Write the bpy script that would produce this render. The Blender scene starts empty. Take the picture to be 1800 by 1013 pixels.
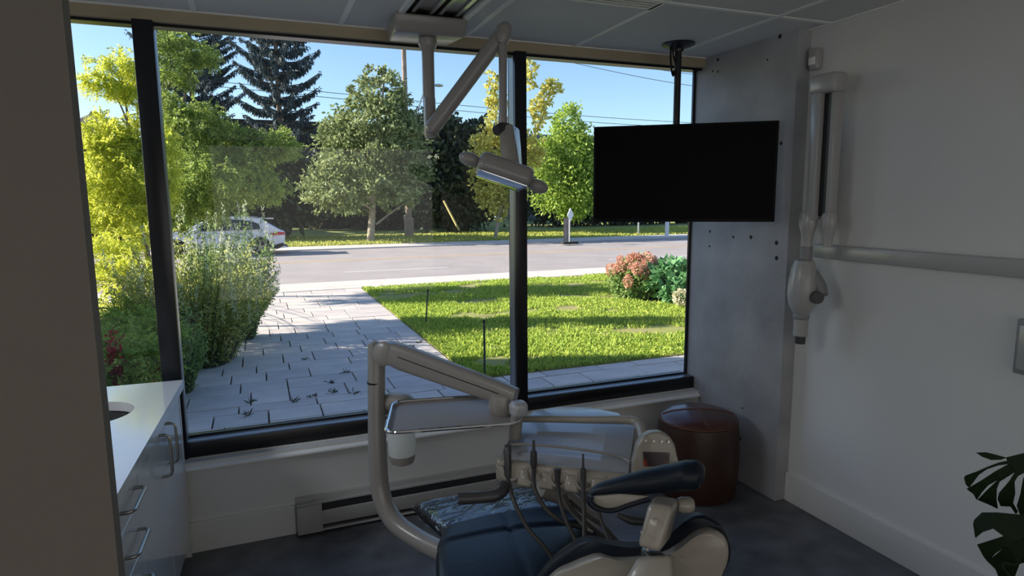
import bpy, bmesh, math, random
import numpy as np
from mathutils import Vector, Matrix, noise
random.seed(7); rng = np.random.default_rng(7)
PI = math.pi
scene = bpy.context.scene
C = scene.collection

# ------------------------------------------------------------------ camera
FOC, PIT, YAW, ROLL, EYE = 1119.3, .1377, .3789, -.008, 1.65
F = Vector((math.sin(YAW)*math.cos(PIT), math.cos(YAW)*math.cos(PIT), -math.sin(PIT)))
R0 = Vector((math.cos(YAW), -math.sin(YAW), 0)); U0 = R0.cross(F)
RT = R0*math.cos(ROLL)+U0*math.sin(ROLL); UP = U0*math.cos(ROLL)-R0*math.sin(ROLL)
EYEP = Vector((0, 0, EYE))
cam_d = bpy.data.cameras.new('camera'); cam = bpy.data.objects.new('camera', cam_d); C.objects.link(cam)
cam_d.sensor_width = 36; cam_d.lens = FOC/1800*36; cam_d.clip_start = .05; cam_d.clip_end = 600
cam.matrix_world = Matrix(((RT.x, UP.x, -F.x, 0), (RT.y, UP.y, -F.y, 0), (RT.z, UP.z, -F.z, EYE), (0, 0, 0, 1)))
scene.camera = cam
def at(px, py, X=None, Y=None, Z=None, D=None):
    """the point of the place seen at a pixel of the photograph, on the plane X / Y / Z or at depth D"""
    r = F+RT*((px-900)/FOC)-UP*((py-506.5)/FOC)
    t = X/r.x if X is not None else Y/r.y if Y is not None else (Z-EYE)/r.z if Z is not None else D
    return EYEP+r*t

# ------------------------------------------------------------------ light
SUN = Vector((-.934, .355, 0)).normalized()*math.cos(math.radians(26)); SUN.z = math.sin(math.radians(26))
w = bpy.data.worlds.new('sky'); scene.world = w; w.use_nodes = True
nt = w.node_tree; bg = nt.nodes['Background']
sky = nt.nodes.new('ShaderNodeTexSky'); sky.sky_type = 'NISHITA'; sky.sun_disc = False
sky.sun_elevation = math.radians(26); sky.sun_rotation = math.atan2(SUN.x, SUN.y)
sky.altitude = 100; sky.air_density = 1.0; sky.dust_density = .6; sky.ozone_density = 3.5
nt.links.new(sky.outputs[0], bg.inputs[0]); bg.inputs[1].default_value = .15
sl = bpy.data.lights.new('sun', 'SUN'); sl.energy = 7.6; sl.angle = math.radians(.6); sl.color = (1, .90, .76)
so = bpy.data.objects.new('sun', sl); C.objects.link(so); so.rotation_euler = SUN.to_track_quat('Z', 'Y').to_euler()
so.location = (-20, 8, 20)
pl = bpy.data.lights.new('window_portal', 'AREA'); pl.shape = 'RECTANGLE'; pl.size = 4.7; pl.size_y = 1.9; pl.cycles.is_portal = True
po = bpy.data.objects.new('window_portal', pl); C.objects.link(po); po.location = (.2, 3.36, 1.48)
po.rotation_euler = (-PI/2, 0, 0)
for x, y_, e_, c_ in ((-1.9, 2.35, 17, (.88, .94, 1)), (-2.1, -.7, 8, (1, .97, .93))):     # out-of-view fill lights added to brighten the room, no fixtures there
    al = bpy.data.lights.new('fill_light', 'AREA'); al.shape = 'RECTANGLE'; al.size = .55; al.size_y = 1.1; al.energy = e_; al.color = c_
    ao = bpy.data.objects.new('fill_light', al); C.objects.link(ao); ao.location = (x, y_, 2.44)
al = bpy.data.lights.new('rear_fill_light', 'AREA'); al.shape = 'RECTANGLE'; al.size = 5.0; al.size_y = 2.1; al.energy = 16; al.color = (1, .98, .95)   # unseen soft fill added before the back wall to lift the interior
ao = bpy.data.objects.new('rear_fill_light', al); C.objects.link(ao); ao.location = (0, -2.86, 1.35); ao.rotation_euler = (PI/2, 0, 0)
scene.view_settings.view_transform = 'Standard'; scene.view_settings.look = 'None'
scene.view_settings.gamma = 1; scene.view_settings.use_curve_mapping = False
scene.view_settings.exposure = 0.7
scene.cycles.max_bounces = 10; scene.cycles.diffuse_bounces = 5; scene.cycles.transparent_max_bounces = 16
scene.cycles.caustics_reflective = False; scene.cycles.caustics_refractive = False; scene.cycles.sample_clamp_indirect = 6

# ------------------------------------------------------------------ materials
M = {}
def mat(name, col, rough=.5, metal=0, var=0, scale=8, bump=0, bscale=60, coat=0, spec=.5, col2=None, trans=0, island=False, detail=4):
    m = bpy.data.materials.new(name); m.use_nodes = True; n = m.node_tree.nodes; l = m.node_tree.links
    b = n['Principled BSDF']
    b.inputs['Base Color'].default_value = (*col, 1); b.inputs['Roughness'].default_value = rough; b.inputs['Metallic'].default_value = metal
    b.inputs['Specular IOR Level'].default_value = spec; b.inputs['Coat Weight'].default_value = coat; b.inputs['Coat Roughness'].default_value = .08
    tc = n.new('ShaderNodeTexCoord')
    if col2 is None: col2 = tuple(c*(1-var) for c in col)
    src = None
    if island:
        g = n.new('ShaderNodeNewGeometry'); src = g.outputs['Random Per Island']
    elif var or col2 != tuple(col):
        t = n.new('ShaderNodeTexNoise'); t.inputs['Scale'].default_value = scale; t.inputs['Detail'].default_value = detail
        l.new(tc.outputs['Object'], t.inputs['Vector']); src = t.outputs['Fac']
    colout = None
    if src is not None:
        r = n.new('ShaderNodeValToRGB'); r.color_ramp.elements[0].color = (*col2, 1); r.color_ramp.elements[1].color = (*col, 1)
        if not island: r.color_ramp.elements[0].position = .32; r.color_ramp.elements[1].position = .68
        l.new(src, r.inputs[0]); colout = r.outputs[0]; l.new(colout, b.inputs['Base Color'])
    if bump:
        t2 = n.new('ShaderNodeTexNoise'); t2.inputs['Scale'].default_value = bscale; t2.inputs['Detail'].default_value = 3
        l.new(tc.outputs['Object'], t2.inputs['Vector'])
        bp = n.new('ShaderNodeBump'); bp.inputs['Strength'].default_value = bump; bp.inputs['Distance'].default_value = .01
        l.new(t2.outputs['Fac'], bp.inputs['Height']); l.new(bp.outputs[0], b.inputs['Normal'])
    if trans:
        tr = n.new('ShaderNodeBsdfTranslucent'); mx = n.new('ShaderNodeMixShader'); mx.inputs[0].default_value = trans
        tr.inputs[0].default_value = (*col, 1)
        if colout: l.new(colout, tr.inputs[0])
        l.new(b.outputs[0], mx.inputs[1]); l.new(tr.outputs[0], mx.inputs[2]); l.new(mx.outputs[0], n['Material Output'].inputs[0])
    M[name] = m; return m
mat('wall_paint', (.74, .73, .71), .85, var=.03, scale=3, bump=.04, bscale=160)
mat('beige_paint', (.20, .175, .15), .85, var=.05, scale=3, bump=.05, bscale=140)
mat('trim_white', (.74, .73, .70), .5)
mat('tile_white', (.72, .72, .70), .95, var=.04, scale=40, bump=.15, bscale=220)
mat('tbar_white', (.90, .90, .86), .5)
mat('tan_trim', (.50, .41, .27), .6, var=.12, scale=5)
mat('frame_black', (.010, .010, .012), .28, spec=.5)
mat('frame_return', (.20, .22, .25), .3, metal=.4)
mat('concrete', (.48, .48, .49), .75, col2=(.31, .31, .32), scale=2.6, bump=.25, bscale=22, detail=9)
mat('sink_dark', (.10, .10, .10), .4, metal=.6)
mat('sill_white', (.88, .88, .86), .45)
mat('hole_dark', (.03, .03, .03), .9)
mat('floor_concrete', (.155, .160, .172), .34, col2=(.075, .078, .086), scale=7, bump=.06, bscale=120, detail=12)
mat('quartz', (.80, .81, .82), .12, var=.04, scale=5, coat=.5)
mat('gloss_white', (.70, .70, .70), .14, coat=.6)
mat('steel', (.42, .40, .37), .28, metal=1)
mat('chrome', (.75, .76, .78), .07, metal=1)
mat('alu', (.62, .62, .60), .3, metal=1, var=.1, scale=30)
mat('black_plastic', (.006, .006, .007), .5, spec=.2)
mat('black_metal', (.012, .012, .013), .35)
mat('tv_screen', (.003, .003, .0035), .5, spec=.08)
mat('grey_plastic', (.30, .28, .26), .32, coat=.3)
mat('cream_plastic', (.33, .30, .255), .34, coat=.3)
mat('lamp_plastic', (.34, .32, .30), .3, coat=.2)
mat('lamp_dark', (.05, .05, .055), .35)
mat('xray_white', (.42, .41, .395), .3, coat=.2)
mat('xray_grey', (.26, .26, .265), .5)
mat('navy_vinyl', (.007, .012, .021), .40, var=.15, scale=6, bump=.08, bscale=40, spec=.32)
mat('tray_grey', (.34, .31, .30), .55)
mat('panel_sheen', (.46, .47, .50), .38, metal=.2, coat=.5)
mat('cup_white', (.90, .93, .92), .4, trans=.5)
mat('hose', (.055, .052, .05), .5)
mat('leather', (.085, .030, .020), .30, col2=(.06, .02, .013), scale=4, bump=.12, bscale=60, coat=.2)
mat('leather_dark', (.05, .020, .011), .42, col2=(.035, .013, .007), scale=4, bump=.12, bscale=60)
mat('seam', (.16, .065, .04), .6)
mat('heater_white', (.42, .41, .40), .45)
mat('heater_dark', (.03, .03, .035), .7)
mat('monstera', (.009, .022, .006), .6, var=.35, scale=9, spec=.2)
mat('terracotta', (.35, .14, .08), .8, var=.1)
mat('soil', (.05, .035, .025), 1, var=.4, scale=40, bump=.5)
# outdoors
mat('paver', (.64, .58, .54), .85, col2=(.52, .47, .445), scale=2.2, bump=.15, bscale=70, detail=8)
mat('paver_b', (.56, .51, .49), .85, col2=(.46, .42, .41), scale=2.6, bump=.15, bscale=70, detail=8)
mat('joint', (.07, .065, .055), 1, var=.3, scale=20)
mat('asphalt', (.36, .32, .31), .88, col2=(.30, .27, .265), scale=.7, bump=.2, bscale=40, detail=10)
mat('kerb', (.60, .55, .51), .85, var=.1, scale=2, bump=.1)
mat('paint_yellow', (.60, .42, .24), .8, var=.2, scale=3)
mat('paint_white', (.62, .61, .60), .8, var=.15, scale=3)
mat('turf_base', (.24, .30, .05), 1, col2=(.30, .25, .11), scale=.8, detail=8, bump=.5, bscale=20)
mat('grass_blade', (.60, .70, .12), .7, col2=(.22, .36, .05), trans=.4, island=True)
mat('verge_blade', (.60, .58, .14), .8, col2=(.34, .40, .08), trans=.3, island=True)
mat('verge', (.36, .42, .11), 1, col2=(.24, .26, .08), scale=.6, detail=8, bump=.6, bscale=8)
mat('bark', (.22, .17, .13), .95, col2=(.12, .09, .07), scale=6, bump=.6, bscale=14)
mat('bark_light', (.42, .36, .30), .95, col2=(.28, .23, .19), scale=5, bump=.5, bscale=14)
mat('leaf_locust', (.46, .56, .13), .6, col2=(.10, .18, .04), trans=.5, island=True)
mat('leaf_bright', (.84, .84, .12), .6, col2=(.40, .50, .06), trans=.55, island=True)
mat('leaf_yellow', (.88, .80, .24), .6, col2=(.40, .42, .09), trans=.5, island=True)
mat('leaf_green', (.40, .46, .19), .6, col2=(.11, .16, .06), trans=.35, island=True)
mat('leaf_lime', (.50, .64, .12), .6, col2=(.18, .30, .05), trans=.45, island=True)
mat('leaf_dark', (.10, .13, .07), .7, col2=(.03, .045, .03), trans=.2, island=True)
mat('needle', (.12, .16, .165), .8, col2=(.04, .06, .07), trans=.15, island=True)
mat('leaf_shrub', (.38, .52, .18), .6, col2=(.14, .26, .07), trans=.45, island=True)
mat('leaf_olive', (.66, .66, .20), .6, col2=(.28, .36, .09), trans=.45, island=True)
mat('leaf_big', (.22, .46, .20), .45, col2=(.09, .22, .09), trans=.35, island=True)
mat('leaf_weed', (.05, .08, .03), .8, col2=(.03, .05, .02), island=True)
mat('plume', (.80, .82, .60), .8, col2=(.55, .60, .36), trans=.4, island=True)
mat('petal_pink', (.90, .60, .48), .8, col2=(.60, .32, .22), trans=.4, island=True)
mat('petal_cream', (.85, .80, .62), .8, col2=(.62, .58, .42), trans=.3, island=True)
mat('petal_red', (.50, .03, .04), .7, col2=(.28, .02, .02), trans=.3, island=True)
mat('car_white', (.72, .72, .74), .18, coat=1)
mat('car_glass', (.02, .02, .022), .06, spec=.8)
mat('tyre', (.015, .015, .015), .8)
mat('rim', (.35, .35, .36), .3, metal=1)
mat('tail_red', (.55, .02, .03), .25, coat=.5)
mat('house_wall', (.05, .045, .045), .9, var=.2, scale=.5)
mat('house_roof', (.12, .11, .115), .9, var=.2, scale=2)
mat('blue_wall', (.12, .16, .20), .8, var=.15, scale=.6)
mat('brick_out', (.62, .57, .52), .9, var=.2, scale=3)
mat('window_dark', (.02, .025, .03), .1)
mat('pole_wood', (.36, .28, .24), .9, col2=(.25, .19, .16), scale=3)
mat('pole_yellow', (.60, .47, .18), .6)
mat('galv', (.50, .51, .52), .4, metal=.7)
mat('sign_back', (.60, .64, .70), .45, metal=.3)
mat('stake_green', (.03, .05, .04), .6)
mat('wire', (.05, .05, .06), .6)
mat('door_wood', (.40, .20, .09), .5, col2=(.30, .14, .06), scale=3)
# display glow
m = mat('display', (.01, .008, .008), .2); b = m.node_tree.nodes['Principled BSDF']
n = m.node_tree.nodes; l = m.node_tree.links
tc = n.new('ShaderNodeTexCoord'); gr = n.new('ShaderNodeTexNoise'); gr.inputs['Scale'].default_value = 18
rp = n.new('ShaderNodeValToRGB'); rp.color_ramp.elements[0].position = .45; rp.color_ramp.elements[0].color = (.01, .003, .006, 1)
rp.color_ramp.elements[1].position = .8; rp.color_ramp.elements[1].color = (.30, .04, .01, 1)
l.new(tc.outputs['Object'], gr.inputs[0]); l.new(gr.outputs['Fac'], rp.inputs[0]); l.new(rp.outputs[0], b.inputs['Emission Color']); b.inputs['Emission Strength'].default_value = .25
def glass(name, tint, veil=0):
    m = bpy.data.materials.new(name); m.use_nodes = True; n = m.node_tree.nodes; l = m.node_tree.links
    n.remove(n['Principled BSDF'])
    t = n.new('ShaderNodeBsdfTransparent'); t.inputs[0].default_value = (*tint, 1)
    g = n.new('ShaderNodeBsdfGlossy'); g.inputs['Roughness'].default_value = .0
    fr = n.new('ShaderNodeFresnel'); fr.inputs['IOR'].default_value = 1.5
    mu = n.new('ShaderNodeMath'); mu.operation = 'MULTIPLY'; mu.inputs[1].default_value = 1.05; mu.use_clamp = True
    mx = n.new('ShaderNodeMixShader'); l.new(fr.outputs[0], mu.inputs[0]); l.new(mu.outputs[0], mx.inputs[0]); l.new(t.outputs[0], mx.inputs[1]); l.new(g.outputs[0], mx.inputs[2])
    out = mx.outputs[0]
    l.new(out, n['Material Output'].inputs[0]); M[name] = m
glass('pane_tinted', (.95, .97, .98)); glass('pane_clear', (.97, .97, .95))
# clear vinyl cover
m = bpy.data.materials.new('vinyl_cover'); m.use_nodes = True; n = m.node_tree.nodes; l = m.node_tree.links; n.remove(n['Principled BSDF'])
t = n.new('ShaderNodeBsdfTransparent'); g = n.new('ShaderNodeBsdfGlossy'); g.inputs['Roughness'].default_value = .05
nz = n.new('ShaderNodeTexNoise'); nz.inputs['Scale'].default_value = 9; nz.inputs['Distortion'].default_value = 1.5; tc = n.new('ShaderNodeTexCoord')
l.new(tc.outputs['Object'], nz.inputs[0]); bp = n.new('ShaderNodeBump'); bp.inputs['Strength'].default_value = .9; bp.inputs['Distance'].default_value = .02
l.new(nz.outputs['Fac'], bp.inputs['Height']); l.new(bp.outputs[0], g.inputs['Normal'])
mx = n.new('ShaderNodeMixShader'); mx.inputs[0].default_value = .16; l.new(t.outputs[0], mx.inputs[1]); l.new(g.outputs[0], mx.inputs[2]); l.new(mx.outputs[0], n['Material Output'].inputs[0]); M['vinyl_cover'] = m

# ------------------------------------------------------------------ builders
ORG = {}
def org(o):
    return ORG.get(o.name, Vector((0, 0, 0))) if o else Vector((0, 0, 0))
def tag(o, label=None, cat=None, group=None, kind=None):
    if label: o['label'] = label
    if cat: o['category'] = cat
    if group: o['group'] = group
    if kind: o['kind'] = kind
    return o
def thing(name, loc, label=None, cat=None, group=None, kind=None, rz=0):
    o = bpy.data.objects.new(name, None); o.empty_display_size = .1; C.objects.link(o); o.location = loc; o.rotation_euler = (0, 0, rz)
    ORG[o.name] = Vector(loc) if not rz else Vector((0, 0, 0))
    return tag(o, label, cat, group, kind)
def link(name, me, parent=None, material=None):
    o = bpy.data.objects.new(name, me); C.objects.link(o)
    if material: me.materials.append(M[material])
    if parent: o.parent = parent; ORG[o.name] = org(parent)
    return o
def catmull(pts, n=8):
    pts = [Vector(p) for p in pts]
    if len(pts) < 3: return pts
    out = []; P = [pts[0]*2-pts[1]]+pts+[pts[-1]*2-pts[-2]]
    for i in range(1, len(P)-2):
        for k in range(n):
            t = k/n; a, b, c, d = P[i-1], P[i], P[i+1], P[i+2]
            out.append(.5*((2*b)+(c-a)*t+(2*a-5*b+4*c-d)*t*t+(3*b-a-3*c+d)*t**3))
    out.append(pts[-1]); return out
class MB:
    def __init__(s): s.bm = bmesh.new()
    def face(s, vs):
        try: return s.bm.faces.new(vs)
        except ValueError: return None
    def box(s, x0, x1, y0, y1, z0, z1, bevel=0, seg=2, mtx=None):
        r = bmesh.ops.create_cube(s.bm, size=1); vs = r['verts']
        for v in vs: v.co = Vector(((x0+x1)/2+v.co.x*(x1-x0), (y0+y1)/2+v.co.y*(y1-y0), (z0+z1)/2+v.co.z*(z1-z0)))
        if bevel:
            es = list({e for v in vs for e in v.link_edges})
            rr = bmesh.ops.bevel(s.bm, geom=es, offset=bevel, segments=seg, affect='EDGES', profile=.5); vs = list({v for f in rr['faces'] for v in f.verts}|{v for v in vs if v.is_valid})
        if mtx: bmesh.ops.transform(s.bm, matrix=mtx, verts=[v for v in vs if v.is_valid])
        return s
    def hull8(s, bot, top, bevel=0, seg=3):
        vs = [s.bm.verts.new(Vector(p)) for p in list(bot)+list(top)]; n = len(bot)
        s.face(vs[:n][::-1]); s.face(vs[n:])
        for i in range(n): s.face([vs[i], vs[(i+1) % n], vs[n+(i+1) % n], vs[n+i]])
        if bevel:
            es = list({e for v in vs for e in v.link_edges}); bmesh.ops.bevel(s.bm, geom=es, offset=bevel, segments=seg, affect='EDGES', profile=.5)
        return s
    def rings(s, rings, cap=True, close=True):
        R = [[s.bm.verts.new(Vector(p)) for p in r] for r in rings]; n = len(R[0])
        for a, b in zip(R, R[1:]):
            for i in range(n if close else n-1): s.face([a[i], a[(i+1) % n], b[(i+1) % n], b[i]])
        if cap: s.face(R[0][::-1]); s.face(R[-1])
        return s
    def tube(s, pts, r, seg=12, smooth=0, sq=1, cap=True):
        if smooth:
            n0 = len(pts); rr = r if isinstance(r, (list, tuple)) else [r]*n0
            P = catmull(pts, smooth); t = [i/(len(P)-1)*(n0-1) for i in range(len(P))]
            r = [rr[min(int(x), n0-2)]*(1-(x-min(int(x), n0-2)))+rr[min(int(x), n0-2)+1]*(x-min(int(x), n0-2)) for x in t]; pts = P
        pts = [Vector(p) for p in pts]
        if not isinstance(r, (list, tuple)): r = [r]*len(pts)
        rings = []; up = None
        for i, p in enumerate(pts):
            d = (pts[min(i+1, len(pts)-1)]-pts[max(i-1, 0)]).normalized()
            if up is None: up = d.orthogonal().normalized() if abs(d.z) > .95 else d.cross(Vector((0, 0, 1))).normalized()
            u = (up-d*up.dot(d)).normalized(); v = d.cross(u); up = u
            rings.append([p+(u*math.cos(a)+v*math.sin(a)*sq)*r[i] for a in [2*PI*k/seg for k in range(seg)]])
        return s.rings(rings, cap)
    def lathe(s, c, prof, seg=32, axis=Vector((0, 0, 1)), cap=True):
        c = Vector(c); axis = Vector(axis).normalized(); u = axis.orthogonal().normalized(); v = axis.cross(u)
        return s.rings([[c+axis*h+(u*math.cos(2*PI*k/seg)+v*math.sin(2*PI*k/seg))*max(r, 1e-4) for k in range(seg)] for r, h in prof], cap)
    def ellipsoid(s, c, r, seg=20, n=12, mtx=None):
        c = Vector(c); rg = []
        for i in range(n+1):
            a = -PI/2+PI*i/n; ca = max(math.cos(a), 1e-3)
            ring = [Vector((r[0]*ca*math.cos(2*PI*k/seg), r[1]*ca*math.sin(2*PI*k/seg), r[2]*math.sin(a))) for k in range(seg)]
            rg.append([c+(mtx @ p if mtx else p) for p in ring])
        return s.rings(rg)
    def extrude_poly(s, pts, d, bevel=0, seg=2):
        pts = [Vector(p) for p in pts]; return s.hull8(pts, [p+Vector(d) for p in pts], bevel, seg)
    def build(s, name, material, parent=None, smooth=True, angle=40):
        bmesh.ops.remove_doubles(s.bm, verts=s.bm.verts, dist=1e-6)
        bmesh.ops.recalc_face_normals(s.bm, faces=s.bm.faces)
        me = bpy.data.meshes.new(name); off = org(parent)
        if off.length: bmesh.ops.translate(s.bm, vec=-off, verts=s.bm.verts)
        if smooth:
            for f in s.bm.faces: f.smooth = True
        s.bm.to_mesh(me); s.bm.free()
        if smooth: me.set_sharp_from_angle(angle=math.radians(angle))
        return link(name, me, parent, material)
def box(name, material, parent, *a, bevel=0, **k): return MB().box(*a, bevel=bevel).build(name, material, parent, **k)
def arr_mesh(name, V, Fc, material, parent=None):
    V = np.asarray(V, dtype=np.float32).reshape(-1, 3); Fc = np.asarray(Fc, dtype=np.int32); k = Fc.shape[1]
    V = V-np.array(org(parent), dtype=np.float32)
    me = bpy.data.meshes.new(name); me.vertices.add(len(V)); me.vertices.foreach_set('co', V.ravel())
    me.loops.add(Fc.size); me.loops.foreach_set('vertex_index', Fc.ravel())
    me.polygons.add(len(Fc)); me.polygons.foreach_set('loop_start', np.arange(0, Fc.size, k, dtype=np.int32)); me.polygons.foreach_set('loop_total', np.full(len(Fc), k, dtype=np.int32))
    me.update(); me.validate(); return link(name, me, parent, material)
def unit(v): return v/np.maximum(np.linalg.norm(v, axis=1, keepdims=True), 1e-9)
def leaf_arrays(P, Dr, L, W, bend=.15):
    """rhombus leaves at P pointing along Dr"""
    n = len(P); Dr = unit(Dr); S = unit(np.cross(Dr, rng.normal(size=(n, 3)))); N = np.cross(Dr, S)
    L = np.broadcast_to(np.asarray(L, float), (n,))[:, None]*rng.uniform(.7, 1.25, (n, 1)); W = np.broadcast_to(np.asarray(W, float), (n,))[:, None]*rng.uniform(.75, 1.2, (n, 1))
    a = P; b = P+Dr*L*.5+S*W*.5+N*L*bend; c = P+Dr*L; d = P+Dr*L*.5-S*W*.5+N*L*bend
    V = np.stack([a, b, c, d], 1).reshape(-1, 3); Fc = np.arange(4*n).reshape(n, 4); return V, Fc
def leaves(name, P, Dr, L, W, material, parent, kind='stuff'):
    V, Fc = leaf_arrays(P, Dr, L, W); o = arr_mesh(name, V, Fc, material, parent); o['kind'] = kind; return o
def cloud(blobs, n, per=14, spread=.22, shell=.55):
    """leaf points clustered in ellipsoids; returns points and outward directions"""
    vol = np.array([b[3]*b[4]*b[5] for b in blobs])**.75; vol /= vol.sum(); P = []; D = []
    for b, f in zip(blobs, vol):
        m = max(3, int(n*f/per)); d = unit(rng.normal(size=(m, 3))); r = shell+(1-shell)*rng.random((m, 1))**.6
        r *= 1+.22*np.sin(d[:, :1]*7+d[:, 1:2]*5+b[0])*np.cos(d[:, 2:]*6+b[1])
        c = np.array(b[:3])+d*r*np.array(b[3:6]); q = np.repeat(c, per, 0); sp = spread*min(b[3:6])
        q = q+rng.normal(size=q.shape)*sp*np.array([1, 1, .55]); P.append(q); D.append(np.repeat(d, per, 0)+rng.normal(size=q.shape)*.9+np.array([0, 0, -.25]))
    return np.concatenate(P), np.concatenate(D)
def pxblob(px, py, rx, ry, Y, dy=None):
    c = at(px, py, Y=Y); s = (c-EYEP).dot(F)/FOC
    return (c.x, c.y, c.z, rx*s, (dy if dy else rx*s), ry*s)

# ================================================================== SETTING: room
W = 3.25; CE = 2.48; GZ = -.6
def struct(o, label=None): return tag(o, kind='structure')
fl = struct(MB().box(-3.1, 2.8, -3.1, 3.3, -.12, 0).build('floor', 'floor_concrete', smooth=False))
wf = MB()
wf.box(-3.1, 2.8, 3.20, 3.45, GZ-.2, .44); wf.box(-3.1, -2.3, 3.20, 3.45, .44, 2.6); wf.box(-3.1, 2.8, 3.26, 3.45, 2.47, 2.85)
struct(wf.build('wall_front', 'wall_paint', smooth=False))
struct(MB().box(2.63, 2.80, -3.1, 3.26, 0, 2.85).build('wall_right', 'wall_paint', smooth=False))
struct(MB().box(-3.1, -2.95, -3.1, 3.2, 0, 2.85).build('wall_left', 'wall_paint', smooth=False))
struct(MB().box(-2.95, 2.63, -3.1, -2.95, 0, 2.85).build('wall_back', 'wall_paint', smooth=False))
struct(MB().box(-2.95, -.292, 1.37, 1.42, 0, CE+.02).build('wall_partition', 'beige_paint', smooth=False))
struct(MB().box(-3.1, 2.8, -3.1, 3.45, 2.85, 3.0).build('roof_slab', 'wall_paint', smooth=False))
# ceiling: tiles and T-bars
cl = thing('ceiling', (0, 0, CE), kind='structure')
xs = [-.2+.623*k for k in range(-5, 5)]; xs[-1] = 2.292; xs = [-2.95]+xs+[2.63]
ys = [3.255, 2.405, 1.185, -.035, -1.255, -2.475, -2.95]
tile_cache = {}
def tile(x0, x1, y0, y1):
    g = .010; key = (round(x1-x0, 3), round(y1-y0, 3))
    if key not in tile_cache:
        o = MB().box(x0+g, x1-g, y0+g, y1-g, CE, CE+.02, bevel=.002, seg=1).build('ceiling_tile', 'tile_white', cl, smooth=False); tile_cache[key] = (o, x0, y0)
    else:
        s, a, b_ = tile_cache[key]; o = s.copy(); C.objects.link(o); o.parent = cl; o.location = (x0-a, y0-b_, 0)
TX0, TX1 = .655, .935       # slot in the ceiling for the lamp track
for i in range(len(xs)-1):
    for j in range(len(ys)-1):
        a, b_, c, d = xs[i], xs[i+1], ys[j+1], ys[j]
        if a < TX0 < b_ and c > 1.1:
            for (p, q) in ((a, TX0), (TX1, b_)): tile(p, q, c, d) if q-p > .03 else None
        elif a > 1.0 and a < 1.1 and c > 2.3: # tile behind the slot diffuser
            tile(a, b_, c+.115, d)
        else: tile(a, b_, c, d)
for x in xs[1:-1]: box('ceiling_bar', 'tbar_white', cl, x-.012, x+.012, -2.95, 3.255, CE-.004, CE+.016, smooth=False)
for y in ys[1:-1]:
    if y > 2: box('ceiling_bar', 'tbar_white', cl, -2.95, TX0, y-.012, y+.012, CE-.005, CE+.015, smooth=False); box('ceiling_bar', 'tbar_white', cl, TX1, 2.63, y-.012, y+.012, CE-.005, CE+.015, smooth=False)
    else: box('ceiling_bar', 'tbar_white', cl, -2.95, 2.63, y-.012, y+.012, CE-.005, CE+.015, smooth=False)
box('edge_angle', 'tbar_white', cl, -2.95, 2.545, 3.23, 3.26, CE-.006, CE+.002, smooth=False)
box('edge_angle', 'tbar_white', cl, 2.61, 2.63, -2.95, 2.53, CE-.006, CE+.002, smooth=False)
# concrete pier
pier = thing('concrete_pier', (2.6, 2.9, 0), kind='structure')
MB().box(2.545, 2.86, 2.53, 3.36, 0, 2.6, bevel=.006, seg=2).build('pier_body', 'concrete', pier)
for px, py, r in [(1262, 105, .010), (1253, 125, .006), (1262, 126, .007), (1371, 64, .012), (1349, 105, .006), (1248, 407, .008), (1247, 433, .007), (1289, 417, .008), (1320, 417, .011), (1365, 427, .012), (1365, 454, .012), (1373, 252, .010), (1305, 718, .006)]:
    p = at(px, py, X=2.545); MB().lathe((2.5445, p.y, p.z), [(r, -.004), (r, 0), (r*.5, .0015)], 10, Vector((-1, 0, 0))).build('bolt_hole', 'hole_dark', pier)
# baseboards
struct(MB().box(-.42, .095, 3.182, 3.2, 0, .150, bevel=.003).build('baseboard_front', 'trim_white', smooth=False))
struct(MB().box(2.612, 2.63, -2.95, 2.53, 0, .157, bevel=.003).build('baseboard_right', 'trim_white', smooth=False))
struct(MB().hull8([(-2.3, 3.178, .405), (2.545, 3.178, .405), (2.545, 3.26, .405), (-2.3, 3.26, .405)], [(-2.3, 3.178, .418), (2.545, 3.178, .418), (2.545, 3.26, .4455), (-2.3, 3.26, .4455)], bevel=.003, seg=1).build('trim_1', 'sill_white', smooth=False))     # sill board
struct(MB().box(-2.3, 2.545, 3.24, 3.27, 2.425, CE-.004).build('trim_2', 'tan_trim', smooth=False))                # band over the glass
# window
win = thing('window_1', (0, W, .45), kind='structure')
box('bottom_rail', 'frame_black', win, -2.3, 2.545, W, 3.40, .446, .520, bevel=.003)
box('top_rail', 'frame_black', win, -2.3, 2.545, W+.02, 3.34, 2.412, 2.445)
for a, b_ in ((-2.3, -2.23), (-.447, -.366), (1.315, 1.383), (2.532, 2.545)): box('mullion', 'frame_black', win, a, b_, W-.012 if a < 2 else 3.325, 3.345, .446, 2.43, bevel=.003)
for a, b_ in ((-2.23, -.447), (-.366, 1.315), (1.383, 2.532)):
    box('rail_return', 'frame_return', win, a, b_, 3.262, 3.326, .5195, .5215, smooth=False); box('side_return', 'frame_return', win, a-.001, a+.0012, 3.262, 3.326, .5215, 2.412, smooth=False); b_ < 2 and box('side_return', 'frame_return', win, b_-.0012, b_+.001, 3.262, 3.326, .5215, 2.412, smooth=False)
for a, b_, mm in ((-2.23, -.447, 'pane_clear'), (-.366, 1.315, 'pane_tinted'), (1.383, 2.532, 'pane_tinted')):
    box('glazing_bead', 'frame_black', win, a, b_, 3.325, 3.34, .520, .532)
    me = MB(); v = [me.bm.verts.new(p) for p in ((a, 3.335, .52), (b_, 3.335, .52), (b_, 3.335, 2.42), (a, 3.335, 2.42))]; me.face(v)
    me.build('glass_pane', mm, win, smooth=False)
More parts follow.
